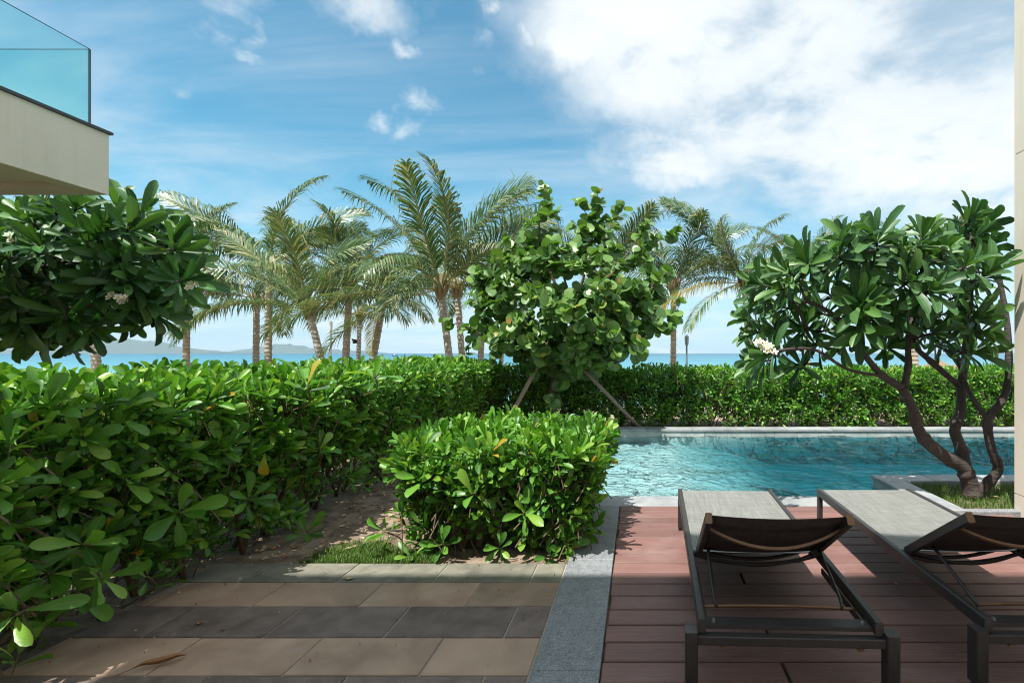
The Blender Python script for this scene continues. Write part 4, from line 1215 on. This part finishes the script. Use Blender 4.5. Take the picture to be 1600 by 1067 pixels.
Yp = 22; x = wx(772, Yp); gz = ground_z(Yp)
pr = empty('parasol', (x, Yp, gz), 'closed pale pink beach parasol tip showing above the hedge', 'parasol')
mb = MB(); mb.tube([(x, Yp, gz), (x, Yp, wz(562, Yp))], .03, 8); mb.build('pole', white_m, pr)
mb = MB(); zt_ = wz(563, Yp); mb.tube([(x, Yp, zt_ - 1.3), (x, Yp, zt_ - 1.15), (x, Yp, zt_ - .5), (x, Yp, zt_)], [.10, .17, .14, .012], 9, wob=.12); mb.build('canopy', pink_m, pr)
for px, py, Yp, lab in ((1464, 561, 19, 'thatched beach parasol with pointed top between frangipani branches'), (1490, 570, 19.5, 'lower thatched beach parasol just left of the thick frangipani branch')):
    x = wx(px, Yp); gz = ground_z(Yp); zt_ = wz(py, Yp)
    pr = empty('parasol', (x, Yp, gz), lab, 'parasol')
    mb = MB(); mb.tube([(x, Yp, gz), (x, Yp, zt_ - .1)], .05, 8); mb.build('pole', stake_m, pr)
    mb = MB(); mb.tube([(x, Yp, zt_ - .8), (x, Yp, zt_ - .7), (x, Yp, zt_ - .25), (x, Yp, zt_)], [.95, .95, .45, .05], 14, wob=.05); mb.build('thatch_roof', thatch_m, pr)


# ------------------------------------------------------------------ sun loungers
def make_lounger(label):
    """built along +Y: y=0 head end (near), y=2 foot end; x=0 centre; z=0 deck"""
    par = empty('sun_lounger', (0, 0, 0), label, 'sun lounger', 'sun loungers side by side on the deck')
    Wd, Ln, zr = .74, 1.98, .305
    xr = Wd / 2 - .02
    for sx in (-1, 1):
        mb = MB(); mb.obox((sx * xr, 0, zr - .025), (sx * xr, Ln, zr - .025), .032, .056, c=.004); mb.build('side_rail', metal_m, par)
    # foot end: legs level with the rails, bar across
    for sx in (-1, 1):
        mb = MB(); mb.obox((sx * xr, Ln - .022, .012), (sx * xr, Ln - .022, zr - .054), .034, .044, up=(0, 1, 0), c=.004); lg = mb.build('leg', metal_m, par)
        mb = MB(); mb.box(sx * xr - .014, sx * xr + .014, Ln - .040, Ln - .004, 0, .0115); mb.build('foot_pad', rubber_m, lg)
    mb = MB(); mb.obox((-xr + .017, Ln - .02, zr - .03), (xr - .017, Ln - .02, zr - .03), .03, .03, c=.003); mb.build('cross_bar', metal_m, par)
    # head end: leg frame standing outside the rails, with castors
    xo = xr + .043
    for sx in (-1, 1):
        mb = MB(); mb.obox((sx * xo, .0, .050), (sx * xo, .0, zr - .036), .050, .066, up=(0, 1, 0), c=.005); lg = mb.build('leg', metal_m, par)
        mb = MB(); mb.tube([(sx * xo - .011, -.018, .025), (sx * xo + .011, -.018, .025)], .025, 16); mb.build('castor', rubber_m, lg)
        mb = MB(); mb.box(sx * xo - .018, sx * xo - .0125, -.025, .018, .02, .0495); mb.box(sx * xo + .0125, sx * xo + .018, -.025, .018, .02, .0495); mb.build('castor_fork', metal_m, lg)
    mb = MB(); mb.obox((-xo + .026, .0, zr - .074), (xo - .026, .0, zr - .074), .040, .036, c=.003); mb.build('cross_bar', metal_m, par)
    mb = MB(); mb.box(-xr + .017, xr - .017, .02, .085, zr - .045, zr - .028); mb.build('end_plate', metal_m, par)
    for sx in (-1, 1):
        mb = MB(); mb.tube([(sx * (xr - .05), .045, zr - .028), (sx * (xr - .05), .045, zr - .016)], [.010, .007], 8); mb.build('bolt', grey_m, par)
        mb = MB(); mb.box(sx * (xr - .08) - .012, sx * (xr - .08) + .012, -.023, .0, zr - .101, zr - .092); mb.build('clip', copper_m, par)
    # seat sling, slightly sagging, from the hinge to the foot end
    yh = .74; mb = MB(); nx, ny = 12, 22; vs = []
    ws = xr - .014
    for j in range(ny + 1):
        for i in range(nx + 1):
            fx = i / nx * 2 - 1; fy = j / ny
            vs.append((fx * ws, yh + (Ln - .012 - yh) * fy, zr - .006 - .020 * (1 - fx * fx) * math.sin(math.pi * min(1, .06 + fy)) ** .5))
    fs = [(j * (nx + 1) + i, j * (nx + 1) + i + 1, (j + 1) * (nx + 1) + i + 1, (j + 1) * (nx + 1) + i) for j in range(ny) for i in range(nx)]
    mb.add(vs, fs); mb.add([(v[0], v[1], v[2] - .003) for v in vs], [f[::-1] for f in fs], 1); mb.build('seat_sling', [sling_m, sling_back_m], par, smooth=True)
    # bowed bars under the seat
    for yb, sag in ((yh + .03, .055), (yh + .14, .07), (1.45, .06)):
        mb = MB(); mb.tube([(xr * f, yb, zr - .032 - sag * (1 - f * f)) for f in [k / 8 - 1 for k in range(17)]], .011, 8); mb.build('bowed_bar', metal_m, par, smooth=True)
    # raised back: frame, sling, bowed copper bar, corner caps
    ang = R(33.5); Lb = .635; d = Vector((0, -math.cos(ang), math.sin(ang))); up = Vector((0, math.sin(ang), math.cos(ang))); h0 = Vector((0, yh - .02, zr - .005)); xb = xr - .045
    for sx in (-1, 1):
        bk = MB(); bk.obox(h0 + Vector((sx * xb, 0, 0)), h0 + d * Lb + Vector((sx * xb, 0, 0)), .028, .045, up=up, c=.004)
        bk = bk.build('back_rail', metal_m, par)
        mb = MB(); mb.obox(h0 + d * (Lb + .001) + Vector((sx * xb, 0, 0)), h0 + d * (Lb + .008) + Vector((sx * xb, 0, 0)), .030, .047, up=up, c=.004); mb.build('end_cap', copper_m, bk)
    mb = MB(); vs = []; ny = 12
    for j in range(ny + 1):
        for i in range(nx + 1):
            fx = i / nx * 2 - 1; fy = j / ny
            vs.append(h0 + d * (.005 + (Lb - .008) * fy) + Vector((fx * (xb - .012), 0, 0)) + up * (.016 - .014 * (1 - fx * fx)))
    fs = [(j * (nx + 1) + i, (j + 1) * (nx + 1) + i, (j + 1) * (nx + 1) + i + 1, j * (nx + 1) + i + 1) for j in range(ny) for i in range(nx)]
    mb.add(vs, [f[::-1] for f in fs], 1); mb.add([Vector(v) - up * .003 for v in vs], fs, 1)
    mb.mi = [0] * len(fs) + [1] * len(fs); mb.f = [f for f in fs] + [tuple(i + len(vs) for i in f[::-1]) for f in fs]
    mb.build('back_sling', [sling_m, sling_back_m], par, smooth=True)
    for s_, sag, mt in ((.80, .085, copper_m), (.05, .06, metal_m)):
        mb = MB(); pts = [h0 + d * (Lb * s_) + Vector(((xb - .012) * f, 0, 0)) - up * (.010 + sag * (1 - f * f)) for f in [k / 10 - 1 for k in range(21)]]
        vs = []; fs = []
        for i, q in enumerate(pts):
            for a_, b_ in ((-.011, -.006), (.011, -.006), (.011, .006), (-.011, .006)): vs.append(q + d * a_ + up * b_)
        for i in range(20):
            for k in range(4): fs.append((i * 4 + k, i * 4 + (k + 1) % 4, i * 4 + 4 + (k + 1) % 4, i * 4 + 4 + k))
        fs += [(3, 2, 1, 0), (80, 81, 82, 83)]
        mb.add(vs, fs); mb.build('back_brace', mt, par)
    # stay that props the back: two rods and a cross rod resting on notched bars
    pv = h0 + d * .22 - up * .03; yc, zc = .20, zr - .045
    mb = MB(); mb.tube(spline([pv + Vector((-xb + .03, 0, 0)), Vector((-xb + .028, yc + .03, zc + .03)), Vector((-xb + .04, yc, zc))], 4), .008, 8); mb.build('stay', metal_m, par, smooth=True); mb = MB()
    mb.tube(spline([pv + Vector((xb - .03, 0, 0)), Vector((xb - .028, yc + .03, zc + .03)), Vector((xb - .04, yc, zc))], 4), .008, 8); mb.build('stay', metal_m, par, smooth=True)
    mb = MB(); mb.tube(spline([Vector((-xr + .016, yc, zc)), Vector((-.15, yc, zc + .008)), Vector((.15, yc, zc + .008)), Vector((xr - .016, yc, zc))], 5), .0075, 8); mb.build('stay_rod', copper_m, par, smooth=True)
    for sx in (-1, 1):
        mb = MB(); mb.obox((sx * (xr - .028), .10, zc - .012), (sx * (xr - .028), .62, zc - .012), .010, .030, c=.002); mb.build('notched_bar', metal_m, par)
        mb = MB(); mb.tube([h0 + Vector((sx * (xb - .02), 0, -.005)), h0 + Vector((sx * (xr - .0165), 0, -.005))], .014, 10); mb.build('hinge', metal_m, par)
    return par


def copy_thing(root, label):
    r = root.copy(); COL.objects.link(r); r['label'] = label
    for ch in root.children:
        c_ = ch.copy(); COL.objects.link(c_); c_.parent = r
        for g2 in ch.children:
            d_ = g2.copy(); COL.objects.link(d_); d_.parent = c_
    return r


l1 = make_lounger('dark framed sun lounger with grey sling seat and raised back, beside the granite strip')
l2 = copy_thing(l1, 'dark framed sun lounger with grey sling seat beside the planted bed and beige wall')
l1.location = (.609, 2.04, .002); l1.rotation_euler = (0, 0, R(-2.2))
l2.location = (1.765, 2.06, .002); l2.rotation_euler = (0, 0, R(-.5))

# ------------------------------------------------------------------ grass, litter, fallen leaves
def blades(name, n, sampler, hgt, parent=None, origin=(0, 0, 0)):
    V = np.zeros((n, 5, 3)); T = np.zeros((n, 5))
    for i in range(n):
        x, y, z = sampler(); a = random.uniform(0, 6.28); h = hgt * random.uniform(.5, 1.2); w = .0022; b = random.uniform(.1, .7) * h; ca, sa = math.cos(a), math.sin(a)
        V[i, 0] = (x - sa * w, y + ca * w, z); V[i, 1] = (x + sa * w, y - ca * w, z)
        V[i, 2] = (x - sa * w * .8 + ca * b * .35, y + ca * w * .8 + sa * b * .35, z + h * .6); V[i, 3] = (x + sa * w * .8 + ca * b * .35, y - ca * w * .8 + sa * b * .35, z + h * .6)
        V[i, 4] = (x + ca * b, y + sa * b, z + h); T[i] = random.random()
    me = bpy.data.meshes.new(name); me.from_pydata((V.reshape(-1, 3) - np.array(origin)).tolist(), [], [f for i in range(n) for f in ((i * 5, i * 5 + 1, i * 5 + 3, i * 5 + 2), (i * 5 + 2, i * 5 + 3, i * 5 + 4))])
    at = me.attributes.new('tint', 'FLOAT', 'POINT'); at.data.foreach_set('value', T.reshape(-1)); me.materials.append(grass_m)
    o = link(name, me, parent); o['kind'] = 'stuff'
    return o


def strip_grass():
    while True:
        x = random.uniform(-2.25, -1.35); y = random.uniform(3.37, 4.3)
        d = (y - 3.37) / .9; k = 1.0 - d * 1.7 + .5 * fnoise(x * 5, y * 5) - .5 * max(0, (-1.9 - x) * 3)
        if random.random() < k: return x, y, -.032


tag(blades('grass', 9000, strip_grass, .045), kind='stuff')
blades('grass', 5200, lambda: (random.uniform(2.8, 4.0), random.uniform(4.45, 5.32), -.014), .06, planter)


def litter(n, sampler, Lr=(.02, .06)):
    mb = MB()
    for i in range(n):
        x, y, z = sampler(); a = random.uniform(0, 6.28); L = random.uniform(*Lr); w = L * .3; d = Vector((math.cos(a), math.sin(a), 0)); s_ = Vector((-d.y, d.x, 0)); p = Vector((x, y, z + .004)); u = Vector((0, 0, random.uniform(.003, .02)))
        mb.add([p - d * L / 2, p + s_ * w + u, p + d * L / 2 + u * .5, p - s_ * w + u * .3], [(0, 1, 2, 3)], random.randint(0, 1))
    return mb.build('leaf_litter', [dry_m, pale_dry_m])


tag(litter(150, lambda: ((lambda q: (-2.6 + 2.1 * q[0], 3.35 - 1.5 * q[1] ** 2.2, .002))((random.random(), random.random()))), (.005, .016)), kind='stuff')
tag(litter(420, lambda: (random.uniform(-2.7, -1.2), random.uniform(3.4, 5.6), -.028)), kind='stuff')


def fallen(px, py, L, w, az, mtl, label, curl=.3, zb=.004, stalk=True):
    Y = 1100 / (py - HY); c = Vector((wx(px, Y), Y, zb)); mb = MB(); d = Vector((math.cos(az), math.sin(az), 0)); s_ = Vector((-d.y, d.x, 0)); n = 8; vs = []
    for i in range(n + 1):
        f = i / n; wd = w * math.sin(math.pi * min(1, max(0, (f - .25 if stalk else f) / (.75 if stalk else 1)))) ** .8 + .002
        for k in (-1, -.4, .4, 1): vs.append(c + d * (L * (f - .5)) + s_ * (wd * k * (1 - .35 * curl) + .006 * math.sin(f * 7)) + Vector((0, 0, curl * wd * abs(k) * 1.2 + .012 * curl * math.sin(f * 5) ** 2)))
    fs = [(i * 4 + k, i * 4 + k + 1, i * 4 + 5 + k, i * 4 + 4 + k) for i in range(n) for k in range(3)]
    mb.add(vs, fs); mb.add([v + Vector((0, 0, -.0012)) for v in vs], [f[::-1] for f in fs])
    tag(mb.build('fallen_leaf', mtl, smooth=True, origin=c), label, 'leaf', 'dry leaves fallen on the ground')


fallen(236, 1043, .235, .022, .62, dry_m, 'long curled brown leaf lying on the tan paving', 1.0)
fallen(543, 905, .072, .014, .1, pale_dry_m, 'pale flat dry leaf on the joint of the greenish tile row', .3)
fallen(310, 976, .045, .010, .2, dry_m, 'small curled brown scrap on the dark tile row, nearer the hedge', .6)
fallen(347, 986, .022, .008, 1.0, dry_m, 'tiniest brown scrap on the dark tile row', .6)
fallen(545, 856, .14, .020, .9, pale_dry_m, 'pale dry leaf lying in the grass beside the low hedge block', .5, -.01)
fallen(1400, 914, .03, .009, 2.2, pale_dry_m, 'little yellowish leaf on the deck between the two loungers', .6)
fallen(1556, 781, .11, .014, 2.6, pale_dry_m, 'pale curled leaf in the grass bed beside the frangipani trunk', .7, .02)
